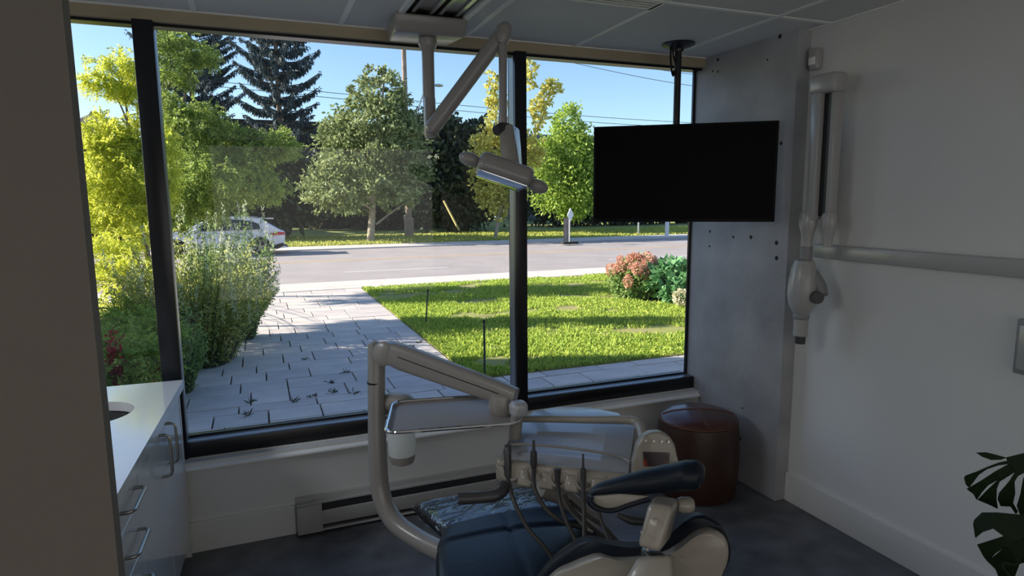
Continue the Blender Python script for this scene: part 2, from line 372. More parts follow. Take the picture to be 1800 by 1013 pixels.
# warm wooden door at the back of the room
dr = thing('door_1', (-.9, -2.95, 0), kind='structure')
box('door_leaf', 'door_wood', dr, -1.35, -.45, -2.95, -2.91, 0, 2.1, bevel=.004); 
for a, b_, c, d in ((-1.43, -1.35, 0, 2.18), (-.45, -.37, 0, 2.18)): box('door_casing', 'trim_white', dr, a, b_, -2.95, -2.90, c, d)
box('door_casing', 'trim_white', dr, -1.43, -.37, -2.95, -2.90, 2.1, 2.18)

# ================================================================== SETTING: outdoors
gr = MB(); gr.box(-90, 120, 3.45, 200, GZ-.4, GZ-.045); struct(gr.build('ground', 'joint', smooth=False))
rd = thing('road', (0, 25, GZ), kind='structure')
box('asphalt', 'asphalt', rd, -90, 120, 18.35, 31.1, GZ-.3, GZ-.03, smooth=False)
box('sidewalk_near', 'kerb', rd, -90, 120, 16.75, 18.35, GZ-.3, GZ+.01, smooth=False).name = 'sidewalk'
box('sidewalk', 'kerb', rd, -90, 120, 31.1, 33.2, GZ-.3, GZ+.03, smooth=False)
for y0, y1 in ((25.05, 25.2), (25.5, 25.65)): box('yellow_line', 'paint_yellow', rd, -60, 90, y0, y1, GZ-.03, GZ-.026, smooth=False)
for x0, x1 in ((-6.6, -3.0), (2.55, 6.0), (12.4, 16.2), (22, 25.6)): box('lane_dash', 'paint_white', rd, x0, x1, 20.95, 21.09, GZ-.03, GZ-.026, smooth=False)
for x0, x1 in ((13.5, 17), (21, 24.5), (29, 32)): box('lane_dash', 'paint_white', rd, x0, x1, 28.6, 28.75, GZ-.03, GZ-.026, smooth=False)
vg = MB(); vg.box(-90, 120, 33.2, 90, GZ-.3, GZ+.02); struct(vg.build('verge', 'verge', smooth=False))
# paving: each slab its own part
pv = thing('paving', (1, 9, GZ), kind='structure')
pv_cache = {}; npav = 0
def slab(x0, x1, y0, y1):
    global npav
    npav += 1; g = .008; k = random.random() < .35; key = (round(x1-x0, 2), round(y1-y0, 2), k)
    w_, d_ = key[0]-2*g, key[1]-2*g
    if key not in pv_cache:
        mb = MB(); mb.box(-w_/2, w_/2, -d_/2, d_/2, -.06, 0, bevel=.006, seg=1)
        me_o = mb.build('paver', 'paver_b' if k else 'paver', None, smooth=False); me_o.parent = pv; pv_cache[key] = me_o; o = me_o
    else: o = pv_cache[key].copy(); C.objects.link(o); o.parent = pv
    o.location = Vector(((x0+x1)/2, (y0+y1)/2, GZ+random.uniform(-.003, .003)))-Vector((1, 9, GZ))
def lens(total):
    out = []; t = 0
    while t < total-.3:
        L = random.choice((.42, .54, .54, .66, .82)); L = min(L, total-t)
        if total-t-L < .3: L = total-t
        out.append(L); t += L
    if total-t > .02: out.append(total-t)
    return out
y = 3.47; r_ = 0
while y < 16.7:
    d = random.choice((.40, .46, .52)) if y < 9 else random.choice((.46, .52, .6))
    if 16.75-y-d < .3: d = 16.75-y
    x0 = -1.1 if y > 9.5 else -1.5; x = x0
    x1 = 2.44 if y > 7.45 else 8.2
    if y < 5.2: x1 = 3.2
    if y < 7.45 and y+d > 7.45: d = 7.46-y
    for L in lens(x1-x0): slab(x, x+L, y, y+d); x += L
    y += d
# lawn
lawn = thing('lawn', (8, 12, GZ), kind='structure')
box('turf', 'turf_base', lawn, 2.46, 40, 7.48, 16.75, GZ-.1, GZ+.005, smooth=False)
box('turf', 'turf_base', lawn, -30, -1.12, 9.0, 16.75, GZ-.1, GZ+.005, smooth=False)
n = 150000
gx = 2.46+rng.random(n)**1.25*14; gy = 7.48+rng.random(n)**1.15*9.2
# worn patches
ns = np.array([noise.noise((a*.55, b_*.9, 3.1)) for a, b_ in zip(gx, gy)]); ns2 = np.array([noise.noise((a*2.3, b_*2.6, 7.7)) for a, b_ in zip(gx, gy)]); keep = ns+.45*ns2+rng.normal(size=len(ns))*.08 < .30; gx, gy = gx[keep], gy[keep]; n = len(gx)
P = np.stack([gx, gy, np.full(n, GZ)], 1); D = rng.normal(size=(n, 3))*.7; D[:, 2] = np.abs(D[:, 2])+.55
leaves('grass', P, D, .055+.03*rng.random(n), .018+.012*rng.random(n), 'grass_blade', lawn)
# far verge grass tufts
n = 26000; P = np.stack([rng.uniform(-12, 34, n), 33.3+rng.random(n)**1.5*9, np.full(n, GZ+.02)], 1); D = rng.normal(size=(n, 3))*.6; D[:, 2] = np.abs(D[:, 2])+.5
o = leaves('verge_grass', P, D, .12, .07, 'verge_blade', None); tag(o, 'strip of sunlit grass along the far side of the road', 'grass')
for k, (px, py) in enumerate([(548, 697), (581, 673), (585, 690), (440, 708), (516, 706), (433, 731), (609, 655), (622, 692), (538, 632), (736, 602), (725, 611)]):
    p = at(px, py, Z=GZ); m_ = 16; P = np.array([p.x, p.y, GZ])+rng.normal(size=(m_, 3))*np.array([.012, .02, .004]); D = rng.normal(size=(m_, 3)); D[:, 2] = np.abs(D[:, 2])*.5
    V_, F_ = leaf_arrays(P, D, .075, .014); o = arr_mesh('weed', V_, F_, 'leaf_weed'); tag(o, 'small dark weed sprouting from a paving joint', 'weed', 'weeds in the paving joints')
# building wing and outside walls of this building (they shade the near paving)
wg = thing('building_wing', (-14, 3, GZ), kind='structure')
box('wing_body', 'brick_out', wg, -24, -8.2, -12, 12.6, GZ-.3, 9.2, smooth=False)
for k in range(3):
    for j in range(5): box('window', 'window_dark', wg, -8.2, -8.17, -1+j*2.7, .4+j*2.7, .6+k*2.8, 2.2+k*2.8, smooth=False)
box('side_wall', 'brick_out', wg, -8.2, -3.1, -12, 3.45, GZ-.3, 3.0, smooth=False); box('side_wall', 'brick_out', wg, 2.86, 14, -12, 3.45, GZ-.3, 3.0, smooth=False)

# ================================================================== FURNITURE
# ---- TV
tvL, tvR = at(1043, 311, D=3.50), at(1366, 298, D=3.27)
tl, bl, tr_, br = at(1043, 228, D=3.50), at(1045, 394, D=3.50), at(1372, 209, D=3.27), at(1357, 387, D=3.27)
hz = (tl.z+tr_.z)/2; lz = (bl.z+br.z)/2
xd = Vector((tvR.x-tvL.x, tvR.y-tvL.y, 0)); tw = xd.length; xd.normalize(); nd = Vector((xd.y, -xd.x, 0))   # towards the camera side
ctr = (tvL+tvR)/2; pole_p = Vector((2.175, 3.0, 0))
tv = thing('television', (ctr.x, ctr.y, lz), 'black flat-screen television hung from a ceiling pole before the window', 'television')
mt = Matrix.Translation((ctr.x, ctr.y, (hz+lz)/2)) @ Matrix(((xd.x, -nd.x, 0, 0), (xd.y, -nd.y, 0, 0), (0, 0, 1, 0), (0, 0, 0, 1)))
H_ = hz-lz
MB().box(-tw/2, tw/2, 0, .035, -H_/2, H_/2, bevel=.004, mtx=mt).build('bezel', 'black_plastic', tv)
MB().box(-tw/2+.012, tw/2-.012, -.002, .001, -H_/2+.018, H_/2-.012, mtx=mt).build('screen', 'tv_screen', tv, smooth=False)
MB().box(-tw*.3, tw*.3, .035, .06, -H_*.35, H_*.2, bevel=.01, mtx=mt).build('back_housing', 'black_plastic', tv)
MB().box(-.03, .03, -.004, .0, -H_/2-.008, -H_/2+.01, bevel=.002, mtx=mt).build('sensor_bar', 'black_plastic', tv)
tm = thing('television_mount', (pole_p.x, pole_p.y, CE), 'black ceiling pole mount with round canopy holding the television', 'mount')
MB().lathe((pole_p.x, pole_p.y, CE), [(.088, 0), (.088, -.006), (.06, -.02), (.03, -.028), (.026, -.045)], 32).build('canopy', 'black_metal', tm)
MB().lathe((pole_p.x, pole_p.y, CE), [(.0185, -.03), (.0185, -.62)], 20).build('pole', 'black_metal', tm)
q = Vector((pole_p.x, pole_p.y, 0)); q2 = Vector((ctr.x, ctr.y, 0))-nd*.065
MB().box(-.12, .12, .062, .09, -.05, .12, bevel=.004, mtx=mt).build('bracket', 'black_metal', tm)
MB().tube([(q.x, q.y, 1.87), (q2.x, q2.y, 1.87)], .02, 10).build('arm', 'black_metal', tm)
MB().tube([(pole_p.x-.05, pole_p.y, CE-.02), (pole_p.x-.052, pole_p.y-.01, CE-.12), (pole_p.x-.03, pole_p.y, CE-.17), (pole_p.x-.018, pole_p.y+.01, CE-.14)], .005, 8, smooth=6).build('cable', 'black_plastic', tm)
MB().tube([(pole_p.x-.04, pole_p.y, CE-.02), (pole_p.x-.038, pole_p.y-.01, CE-.07), (pole_p.x-.018, pole_p.y, CE-.10)], .004, 8, smooth=6).build('cable', 'black_plastic', tm)

# ---- lamp track in the ceiling and dental lamp
tk = thing('lamp_track', (.795, 2.2, CE), 'aluminium double rail track set in the ceiling above the chair', 'ceiling track')
mb = MB(); mb.box(TX0-.02, TX0+.006, 1.19, 3.235, CE-.014, CE+.02, bevel=.003); mb.box(TX1-.006, TX1+.02, 1.19, 3.235, CE-.014, CE+.02, bevel=.003); mb.box(TX0-.02, TX1+.02, 3.215, 3.24, CE-.014, CE+.02, bevel=.003)
mb.build('frame', 'tbar_white', tk)
box('recess', 'black_metal', tk, TX0, TX1, 1.19, 3.22, CE+.04, CE+.06, smooth=False)
for a, b_ in ((.685, .785), (.807, .905)):
    mb = MB(); mb.box(a, b_, 1.19, 3.21, CE+.005, CE+.03, bevel=.004); mb.box(a, a+.018, 1.19, 3.21, CE-.006, CE+.006); mb.box(b_-.018, b_, 1.19, 3.21, CE-.006, CE+.006)
    mb.build('rail', 'alu', tk, smooth=False)
lampP = at(752, 90, Y=3.0)
lx, ly = lampP.x, 3.0
dl = thing('dental_light', (lx, ly, CE), 'grey dental operating light on a folding arm hanging from the ceiling track', 'dental light')
def T(px, py, Y=3.0): return at(px, py, Y=Y)
hb = [T(712, 76, 3.12), T(786, 78, 3.12), T(806, 52, 2.86), T(713, 40, 2.86)]; zz = CE-.085
bt = [Vector((p.x, p.y, zz)) for p in [Vector((lx-.155, 3.13, 0)), Vector((lx+.13, 3.13, 0)), Vector((lx+.165, 2.93, 0)), Vector((lx-.165, 2.93, 0))]]
tp_ = [Vector((lx-.165, 3.15, CE-.008)), Vector((lx+.155, 3.15, CE-.008)), Vector((lx+.17, 2.90, CE-.008)), Vector((lx-.17, 2.90, CE-.008))]
MB().hull8(bt, tp_, bevel=.014).build('ceiling_housing', 'lamp_plastic', dl)
MB().lathe((lx, ly, 0), [(.03, zz+.004), (.042, zz-.004), (.044, zz-.03), (.034, zz-.05), (.0285, zz-.055)], 28).build('collar', 'lamp_plastic', dl)
jt = T(752, 242)
MB().lathe((lx, ly, 0), [(.0285, zz-.05), (.0285, 2.12)], 28).build('post', 'lamp_plastic', dl)
mb = MB(); mb.box(lx-.026, lx+.026, ly-.028, ly+.02, jt.z, 2.13, bevel=.01); mb.build('post_end', 'lamp_plastic', dl)
a0, a1 = T(762, 222, 2.94), T(881, 62, 2.86)
MB().tube([a0+(a0-a1).normalized()*.02, a1], .036, 20).build('spring_arm', 'lamp_plastic', dl)
MB().lathe(a0+Vector((-.005, .03, -.002)), [(.024, -.058), (.028, -.052), (.028, .0), (.026, .006)], 24, Vector((0, 1, 0))).build('knuckle', 'lamp_plastic', dl)
MB().tube([a0+Vector((.03, 0, -.03)), a0+Vector((.045, 0, -.055))], .009, 10).build('stop_screw', 'black_plastic', dl)
el = T(884, 66, 2.83); etop = T(887, 42, 2.83)
MB().tube([el+Vector((-.012, 0, -.03)), el, etop+Vector((0, 0, -.012)), etop+Vector((0, 0, .008))], [.024, .036, .034, .014], 20, smooth=3).build('elbow', 'lamp_plastic', dl)
p1, p2 = T(884, 62, 2.83), T(884, 214, 2.83)
MB().tube([p1, p2], .0195, 20).build('drop_tube', 'lamp_plastic', dl)
MB().tube([T(884, 205, 2.83), T(884, 224, 2.83)], .022, 20).build('tube_collar', 'lamp_plastic', dl)
MB().tube([T(872, 230, 2.80), T(884, 226, 2.82), T(900, 230, 2.84)], [.022, .03, .026], 18, smooth=4).build('swivel', 'lamp_dark', dl)
# neck: tapered body from swivel to head
c1, c2 = T(895, 228, 2.84), T(905, 305, 2.84)
MB().hull8([T(882, 300, 2.79), T(916, 308, 2.79), T(920, 308, 2.87), T(888, 300, 2.87)], [T(876, 222, 2.79), T(900, 216, 2.79), T(914, 226, 2.87), T(888, 222, 2.87)], bevel=.012).build('neck', 'lamp_plastic', dl)
# head: rounded slab tilted, tapered
hA, hB = T(843, 291, 2.80), T(927, 321, 2.74)
ax = (hB-hA).normalized(); dn = Vector((0, 0, -1)); dn = (dn-ax*dn.dot(ax)).normalized(); fw = ax.cross(dn)
tl_ = math.radians(13); fw, dn = fw*math.cos(tl_)+dn*math.sin(tl_), dn*math.cos(tl_)-fw*math.sin(tl_)
if dn.dot(-F) < 0: dn = dn+0*dn
hc = (hA+hB)/2; hl = (hB-hA).length/2+.012
mth = Matrix(((ax.x, fw.x, -dn.x, hc.x), (ax.y, fw.y, -dn.y, hc.y), (ax.z, fw.z, -dn.z, hc.z), (0, 0, 0, 1)))
MB().box(-hl, hl, -.085, .085, -.034, .054, bevel=.032, seg=5, mtx=mth).build('head', 'lamp_plastic', dl)
MB().box(-hl+.012, hl-.012, -.066, .066, -.040, -.028, bevel=.005, mtx=mth).build('reflector', 'chrome', dl)
for sgn in (-1, 1):
    mb = MB(); mb.ellipsoid((0, 0, 0), (.052, .034, .031), mtx=Matrix(((1, 0, 0), (0, 1, 0), (0, 0, 1))))
    for v in mb.bm.verts: v.co += Vector((sgn*(hl+.038), -.0, .0 if sgn > 0 else .012))
    mb.bm.transform(mth); mb.build('handle', 'lamp_plastic', dl)
# ---- slot diffuser
sd = thing('air_diffuser', (1.37, 2.465, CE), 'white slot air diffuser with dark slots in the ceiling grid', 'vent')
mb = MB()
for a, b_ in ((2.418, 2.428), (2.446, 2.456), (2.474, 2.484), (2.502, 2.518)): mb.box(1.07, 1.665, a, b_, CE-.004, CE)
mb.box(1.655, 1.668, 2.418, 2.518, CE-.004, CE+.02)
mb.build('louvre', 'tbar_white', sd, smooth=False); box('duct', 'black_metal', sd, 1.07, 1.66, 2.42, 2.515, CE+.004, CE+.014, smooth=False)

# ---- motion sensor
p = at(1430, 104, X=2.60)
ms = thing('motion_sensor', (2.63, p.y, p.z-.05), 'small white motion sensor high on the wall beside the concrete pier', 'sensor')
mb = MB(); mb.hull8([(2.63, p.y-.032, p.z-.05), (2.595, p.y-.026, p.z-.05), (2.595, p.y+.026, p.z-.05), (2.63, p.y+.032, p.z-.05)], [(2.63, p.y-.032, p.z+.05), (2.588, p.y-.03, p.z+.05), (2.588, p.y+.03, p.z+.05), (2.63, p.y+.032, p.z+.05)], bevel=.009)
mb.build('body', 'xray_white', ms); box('lens', 'tbar_white', ms, 2.586, 2.592, p.y-.02, p.y+.02, p.z-.028, p.z+.008, bevel=.002)

# ---- X-ray unit on the right wall
xr = thing('xray_unit', (2.6, 2.3, 1.38), 'white wall-mounted dental x-ray arm folded upright with its tube head hanging', 'x-ray machine')
za, zb = 1.352, 1.418
box('wall_rail', 'xray_white', xr, 2.585, 2.632, .7, 2.405, za, zb, bevel=.006)
X1 = 2.50
def V(px, py, X=2.50): return at(px, py, X=X)
A1 = V(1436, 260); A2 = V(1464, 260, 2.53); zt = V(1445, 160).z; zm = V(1445, 380).z
def vbox(name, m, c, wx, wy, z0, z1, bev=.006): return MB().box(c.x-wx/2, c.x+wx/2, c.y-wy/2, c.y+wy/2, z0, z1, bevel=bev).build(name, m, xr)
vbox('upper_arm', 'xray_white', A1, .052, .052, zm-.02, zt, .008); vbox('lower_arm', 'xray_white', A2, .052, .05, zm-.02, zt, .008)
box('spring_channel', 'black_metal', xr, (A1.x+A2.x)/2-.012, (A1.x+A2.x)/2+.012, A2.y-.0, A1.y+.0, zm, zt-.01, smooth=False)
mid = (A1+A2)/2
MB().box(mid.x-.05, mid.x+.045, A2.y-.045, A1.y+.045, zt-.015, zt+.075, bevel=.022, seg=4).build('top_cap', 'xray_white', xr)
def knuckle(name, c, z1, z0, w1, w0):
    MB().rings([[Vector((c.x+math.cos(a)*rr*.75, c.y+math.sin(a)*rr, z)) for a in [2*PI*k/20 for k in range(20)]] for z, rr in ((z1, w1*.8), (z1-.01, w1), (z1-.06, w1), (z1-.11, w0*1.25), (z1-.15, w0), (z0, w0))]).build(name, 'xray_white', xr)
k1 = V(1424, 400); k1 = Vector((A1.x, A1.y+.028, 0)); k2 = Vector((A2.x, A2.y-.002, 0)); zk = V(1424, 373).z
knuckle('elbow_joint', k1, zk, V(1424, 436).z, .047, .026); knuckle('shoulder_joint', k2, zk, zb-.005, .04, .022)
MB().lathe((k1.x, k1.y, 0), [(.028, V(1424, 434).z), (.028, V(1424, 456).z)], 24).build('swivel_ring', 'xray_grey', xr)
# yoke: bends back around the head
h0 = V(1423, 510); hy, hz_ = h0.y, h0.z
MB().tube([(k1.x, k1.y, V(1424, 455).z), (k1.x+.01, k1.y-.015, V(1424, 472).z), (k1.x+.035, k1.y-.06, V(1424, 500).z), (k1.x+.03, k1.y-.085, hz_-.02)], [.028, .034, .034, .03], 18, smooth=5, sq=.8).build('yoke', 'xray_grey', xr)
hx, hy = k1.x-.005, k1.y+.005
prof = [(.02, hz_+.150), (.045, hz_+.143), (.062, hz_+.10), (.072, hz_+.04), (.075, hz_-.03), (.066, hz_-.08), (.045, hz_-.115), (.035, hz_-.13)]
MB().rings([[Vector((hx+math.cos(a)*rr*.9, hy+math.sin(a)*rr, z)) for a in [2*PI*k/28 for k in range(28)]] for rr, z in prof]).build('tube_head', 'xray_white', xr)
MB().lathe((hx+.0, hy-.088, hz_-.03), [(.03, -.012), (.032, .0), (.03, .012)], 20, Vector((.5, 1, 0))).build('pivot_cap', 'lamp_dark', xr)
MB().lathe((hx, hy, 0), [(.036, hz_-.125), (.038, hz_-.128), (.038, hz_-.145), (.035, hz_-.15)], 24).build('collar', 'xray_grey', xr)
MB().lathe((hx, hy, 0), [(.034, hz_-.148), (.033, hz_-.235)], 24).build('cone', 'xray_white', xr)
MB().lathe((hx, hy, 0), [(.026, hz_-.233), (.025, hz_-.275)], 24).build('cone_tip', 'lamp_dark', xr)
# wall panel at the picture's right edge
p = at(1795, 600, X=2.6); wp = thing('wall_panel', (2.6, 1.2, .98), 'narrow grey box on the wall below the x-ray rail', 'wall box')
box('panel_body', 'xray_grey', wp, 2.58, 2.63, 1.1, p.y+.01, at(1795, 657, X=2.6).z, at(1795, 560, X=2.6).z, bevel=.006)
box('panel_rim', 'xray_white', wp, 2.572, 2.582, 1.12, p.y-.005, at(1795, 657, X=2.6).z+.02, at(1795, 560, X=2.6).z-.02, bevel=.003)

# ---- heater
hx0, hx1 = .10, 1.95
ht = thing('baseboard_heater', (1.0, 3.17, 0), 'long grey electric baseboard heater on the wall under the window', 'heater')
box('back_plate', 'heater_white', ht, hx0, hx1, 3.185, 3.2, .01, .185, bevel=.002)
mb = MB(); mb.hull8([(hx0, 3.14, .045), (hx1, 3.14, .045), (hx1, 3.15, .045), (hx0, 3.15, .045)], [(hx0, 3.135, .118), (hx1, 3.135, .118), (hx1, 3.15, .118), (hx0, 3.15, .118)], bevel=.002); mb.build('front_panel', 'heater_white', ht)
box('top_cover', 'heater_white', ht, hx0, hx1, 3.155, 3.187, .150, .160, bevel=.002); box('bottom_rail', 'heater_white', ht, hx0, hx1, 3.14, 3.19, .012, .022, bevel=.002)
box('fins', 'heater_dark', ht, hx0+.12, hx1-.12, 3.160, 3.184, .024, .148, smooth=False)
for a in (hx0, hx1-.12): box('end_cap', 'heater_white', ht, a, a+.12, 3.1335, 3.187, .012, .152, bevel=.003)

# ---- cabinet (local frame: x to the room, y along; rotated a little)
cab = thing('base_cabinet', (-.352, 3.17, 0), 'white gloss base cabinet with steel bar handles beneath the white counter', 'cabinet', rz=-.042)
CX = -.022
MB().box(-.66, CX-.02, -1.70, 0, .08, .655).build('body', 'gloss_white', cab, smooth=False)
MB().box(-.60, -.09, -1.70, -.01, 0, .08).build('toe_kick', 'gloss_white', cab, smooth=False)
box('end_panel', 'gloss_white', cab, -.66, CX+.002, -.02, 0.0, .0, .812, smooth=False)
def bar_handle(par, p0, p1, out=.035, r=.006):
    p0, p1 = Vector(p0), Vector(p1); o_ = Vector((out, 0, 0)); d = (p1-p0).normalized()*.018
    MB().tube([p0, p0+o_*.5, p0+o_*.85+d*.25, p0+o_+d, p1+o_-d, p1+o_*.85-d*.25, p1+o_*.5, p1], r, 12).build('handle', 'steel', par)
dA = MB().box(CX-.02, CX, -.425, -.024, .085, .808, bevel=.0015, seg=1).build('door', 'gloss_white', cab, smooth=False)
dB = MB().box(CX-.02, CX, -.882, -.429, .085, .808, bevel=.0015, seg=1).build('door', 'gloss_white', cab, smooth=False)
bar_handle(dA, (CX, -.355, .60), (CX, -.355, .765)); bar_handle(dB, (CX, -.495, .60), (CX, -.495, .765))
for z0, z1 in ((.690, .808), (.530, .686), (.370, .526), (.210, .366), (.085, .206)):
    d_ = MB().box(CX-.02, CX, -1.40, -.886, z0, z1, bevel=.0015, seg=1).build('drawer', 'gloss_white', cab, smooth=False)
    zc = (z0+z1)/2; bar_handle(d_, (CX, -.935, zc), (CX, -1.115, zc))
# worktop with round cut-out
wk = thing('worktop', (-.352, 3.17, .812), 'glossy white stone worktop with a round sink hole by the window', 'worktop', rz=-.042)
scx, scy, sr = -.275, -.40, .155
mb = MB(); N_ = 48; top, bot = .850-.812, 0.0
def sqp(k, x0, x1, y0, y1):
    a = 2*PI*k/N_; c_, s_ = math.cos(a), math.sin(a); m_ = max(abs(c_), abs(s_)); return (scx+c_/m_*.26 if False else (x0 if c_/m_ <= -.999 else x1 if c_/m_ >= .999 else scx+c_/m_*.26), (y0 if s_/m_ <= -.999 else y1 if s_/m_ >= .999 else scy+s_/m_*.26))
inner = [(scx+sr*math.cos(2*PI*k/N_), scy+sr*math.sin(2*PI*k/N_)) for k in range(N_)]
sq = [(scx+math.cos(2*PI*k/N_)/max(abs(math.cos(2*PI*k/N_)), abs(math.sin(2*PI*k/N_)))*.24, scy+math.sin(2*PI*k/N_)/max(abs(math.cos(2*PI*k/N_)), abs(math.sin(2*PI*k/N_)))*.24) for k in range(N_)]
mb.rings([[(x, y_, bot) for x, y_ in sq], [(x, y_, bot) for x, y_ in inner], [(x, y_, top) for x, y_ in inner], [(x, y_, top) for x, y_ in sq]], cap=False)
for a in ((-.665, scx-.24, -1.72, 0), (scx+.24, .0, -1.72, 0), (scx-.24, scx+.24, scy+.24, 0), (scx-.24, scx+.24, -1.72, scy-.24)): mb.box(*a, bot, top)
mb.build('slab', 'quartz', wk, smooth=False)
sk = thing('sink', (-.352, 3.17, .70), 'round steel undermount sink bowl sunk in the white worktop', 'sink', rz=-.042)
MB().lathe((scx, scy, 0), [(sr+.012, .105), (sr+.002, .105), (sr-.006, .06), (sr-.03, .0), (.03, -.012), (.028, -.03), (sr-.02, -.015), (sr+.012, .06)], 40, cap=False).build('bowl', 'sink_dark', sk)

# ---- pouf
fp = at(1224, 893, Z=0); cp = fp+Vector((.60, .80, 0))*.222
pf = thing('leather_pouf', (cp.x, cp.y, 0), 'round brown leather pouf with stitched top standing in the corner by the pier', 'pouf')
hP = .455
MB().lathe((cp.x, cp.y, 0), [(.19, 0), (.205, .004), (.215, .03), (.225, .12), (.228, .25), (.222, .38), (.214, hP-.035), (.20, hP-.03)], 48).build('side', 'leather_dark', pf)
MB().lathe((cp.x, cp.y, 0), [(.15, hP-.045), (.208, hP-.038), (.214, hP-.022), (.205, hP-.008), (.15, hP+.012), (.08, hP+.022), (.002, hP+.025)], 48).build('top', 'leather', pf)
mb = MB(); mb.tube([(cp.x+.214*math.cos(a), cp.y+.214*math.sin(a), hP-.028) for a in [2*PI*k/48 for k in range(49)]], .004, 6); mb.build('piping', 'seam', pf)
mb = MB()
for ang in (1.15, 1.15+PI/2):
    for s_ in (-.0045, .0045):
        mb.tube([(cp.x+t_*math.cos(ang)-s_*math.sin(ang), cp.y+t_*math.sin(ang)+s_*math.cos(ang), hP+.0012+float(np.interp(abs(t_), [0, .08, .15, .205], [.025, .022, .012, -.008]))) for t_ in np.linspace(-.2, .2, 17)], .0022, 6)
mb.build('stitching', 'seam', pf)
mb = MB(); a_ = -.25; hp_ = Vector((cp.x+.226*math.cos(a_), cp.y+.226*math.sin(a_), .31)); mb.tube([hp_+Vector((0, -.04, -.01)), hp_+Vector((.012, 0, 0)), hp_+Vector((0, .04, -.01))], .008, 8, smooth=4); mb.build('grip', 'leather_dark', pf)

# ================================================================== DENTAL CHAIR
fc = at(850, 1000, Z=0)
ch = thing('dental_chair', (.85, 1.85, 0), 'navy blue vinyl dental chair with cream shell and raised headrest', 'dental chair')
def pad(name, m, secs, th, parent, nx=18, ns=10, crown=.02, edge=.035, groove=None):
    """cushion lofted over cross sections (left point, right point); secs in 3-D"""
    Ls = catmull([s_[0] for s_ in secs], ns); Rs = catmull([s_[1] for s_ in secs], ns)
    rg = []
    NL = len(Ls)
    for i, (a, b_) in enumerate(zip(Ls, Rs)):
        tt = i/(NL-1); along = (Ls[min(i+1, NL-1)]-Ls[max(i-1, 0)]).normalized(); ac = (b_-a); wd = ac.length; ac.normalize(); up = along.cross(ac) ; up = up if up.z > 0 else -up; up.normalize()
        endf = min(1, math.sqrt(max(0, 1-(1-min(tt*NL/3.0, 1))**2)))*min(1, math.sqrt(max(0, 1-(1-min((1-tt)*NL/3.0, 1))**2))); endf = max(endf, .12)
        ring = []
        for k in range(nx+1):
            u = k/nx; e = min(u, 1-u)*wd; rise = min(1, e/edge); hgt = -edge*.6*(1-math.sqrt(max(0, 1-(1-rise)**2)))+crown*math.sin(PI*u)
            g_ = groove(u, tt) if groove else 0
            ring.append(a+ac*wd*u+up*(hgt-g_-edge*.5*(1-endf)))
        for k in range(nx, -1, -1):
            u = k/nx; e = min(u, 1-u)*wd; rise = min(1, e/edge)
            ring.append(a+ac*(wd*(u*.97+.015))+up*(-th*endf*(.55+.45*rise)-edge*.2))
        rg.append(ring)
    return MB().rings(rg).build(name, m, parent, angle=80)
def gz(a, b_, s_=.012, wd=.02): return lambda u, t: sum(s_*math.exp(-((u-x)/wd)**2) for x in a)+sum(s_*math.exp(-((t-x)/wd)**2) for x in b_)
legp = [(at(724, 884, D=2.78), at(940, 853, D=2.72)), (at(745, 903, D=2.62), at(968, 867, D=2.56)), (at(776, 932, D=2.42), at(1012, 888, D=2.36))]
lp = pad('leg_pad', 'navy_vinyl', legp, .085, ch, crown=.012)
# clear cover, slightly larger
off = [tuple(p+Vector((0, 0, .009)) for p in s_) for s_ in legp]
off = [(a+(a-b_).normalized()*.008, b_+(b_-a).normalized()*.008) for a, b_ in off]
cv = pad('clear_cover', 'vinyl_cover', off, .105, ch, crown=.013); tag(cv, 'clear wrinkled plastic cover')
seatp = [(at(776, 924, D=2.40), at(1010, 882, D=2.36)), (at(766, 950, D=2.28), at(1040, 915, D=2.26)), (at(764, 1000, D=2.10), at(1085, 965, D=2.06)), (at(768, 1075, D=1.90), at(1130, 1040, D=1.86)), (at(790, 1160, D=1.74), at(1180, 1110, D=1.70))]
pad('seat_pad', 'navy_vinyl', seatp, .11, ch, crown=.02, edge=.05, nx=40, ns=14, groove=gz([.48], [.28, .74], .011, .014))
# shell below seat, base, post
sb = [(at(790, 975, D=2.3)+Vector((0, 0, -.11)), at(1010, 940, D=2.3)+Vector((0, 0, -.11))), (at(800, 1075, D=1.95)+Vector((0, 0, -.11)), at(1100, 1030, D=1.95)+Vector((0, 0, -.11)))]
lo = Vector((0, 0, -.12)); MB().hull8([sb[0][0]+lo, sb[0][1]+lo, sb[1][1]+lo, sb[1][0]+lo], [sb[0][0], sb[0][1], sb[1][1], sb[1][0]], bevel=.03).build('seat_shell', 'cream_plastic', ch)
bc = Vector((.66, 2.02, 0))
MB().lathe(bc, [(.23, 0), (.235, .01), (.225, .04), (.15, .06), (.14, .075), (.135, .26)], 40).build('column', 'xray_white', ch)
mb = MB(); mb.box(.40, .95, 1.45, 2.30, 0, .045, bevel=.02, seg=3); mb.build('base', 'xray_white', ch)
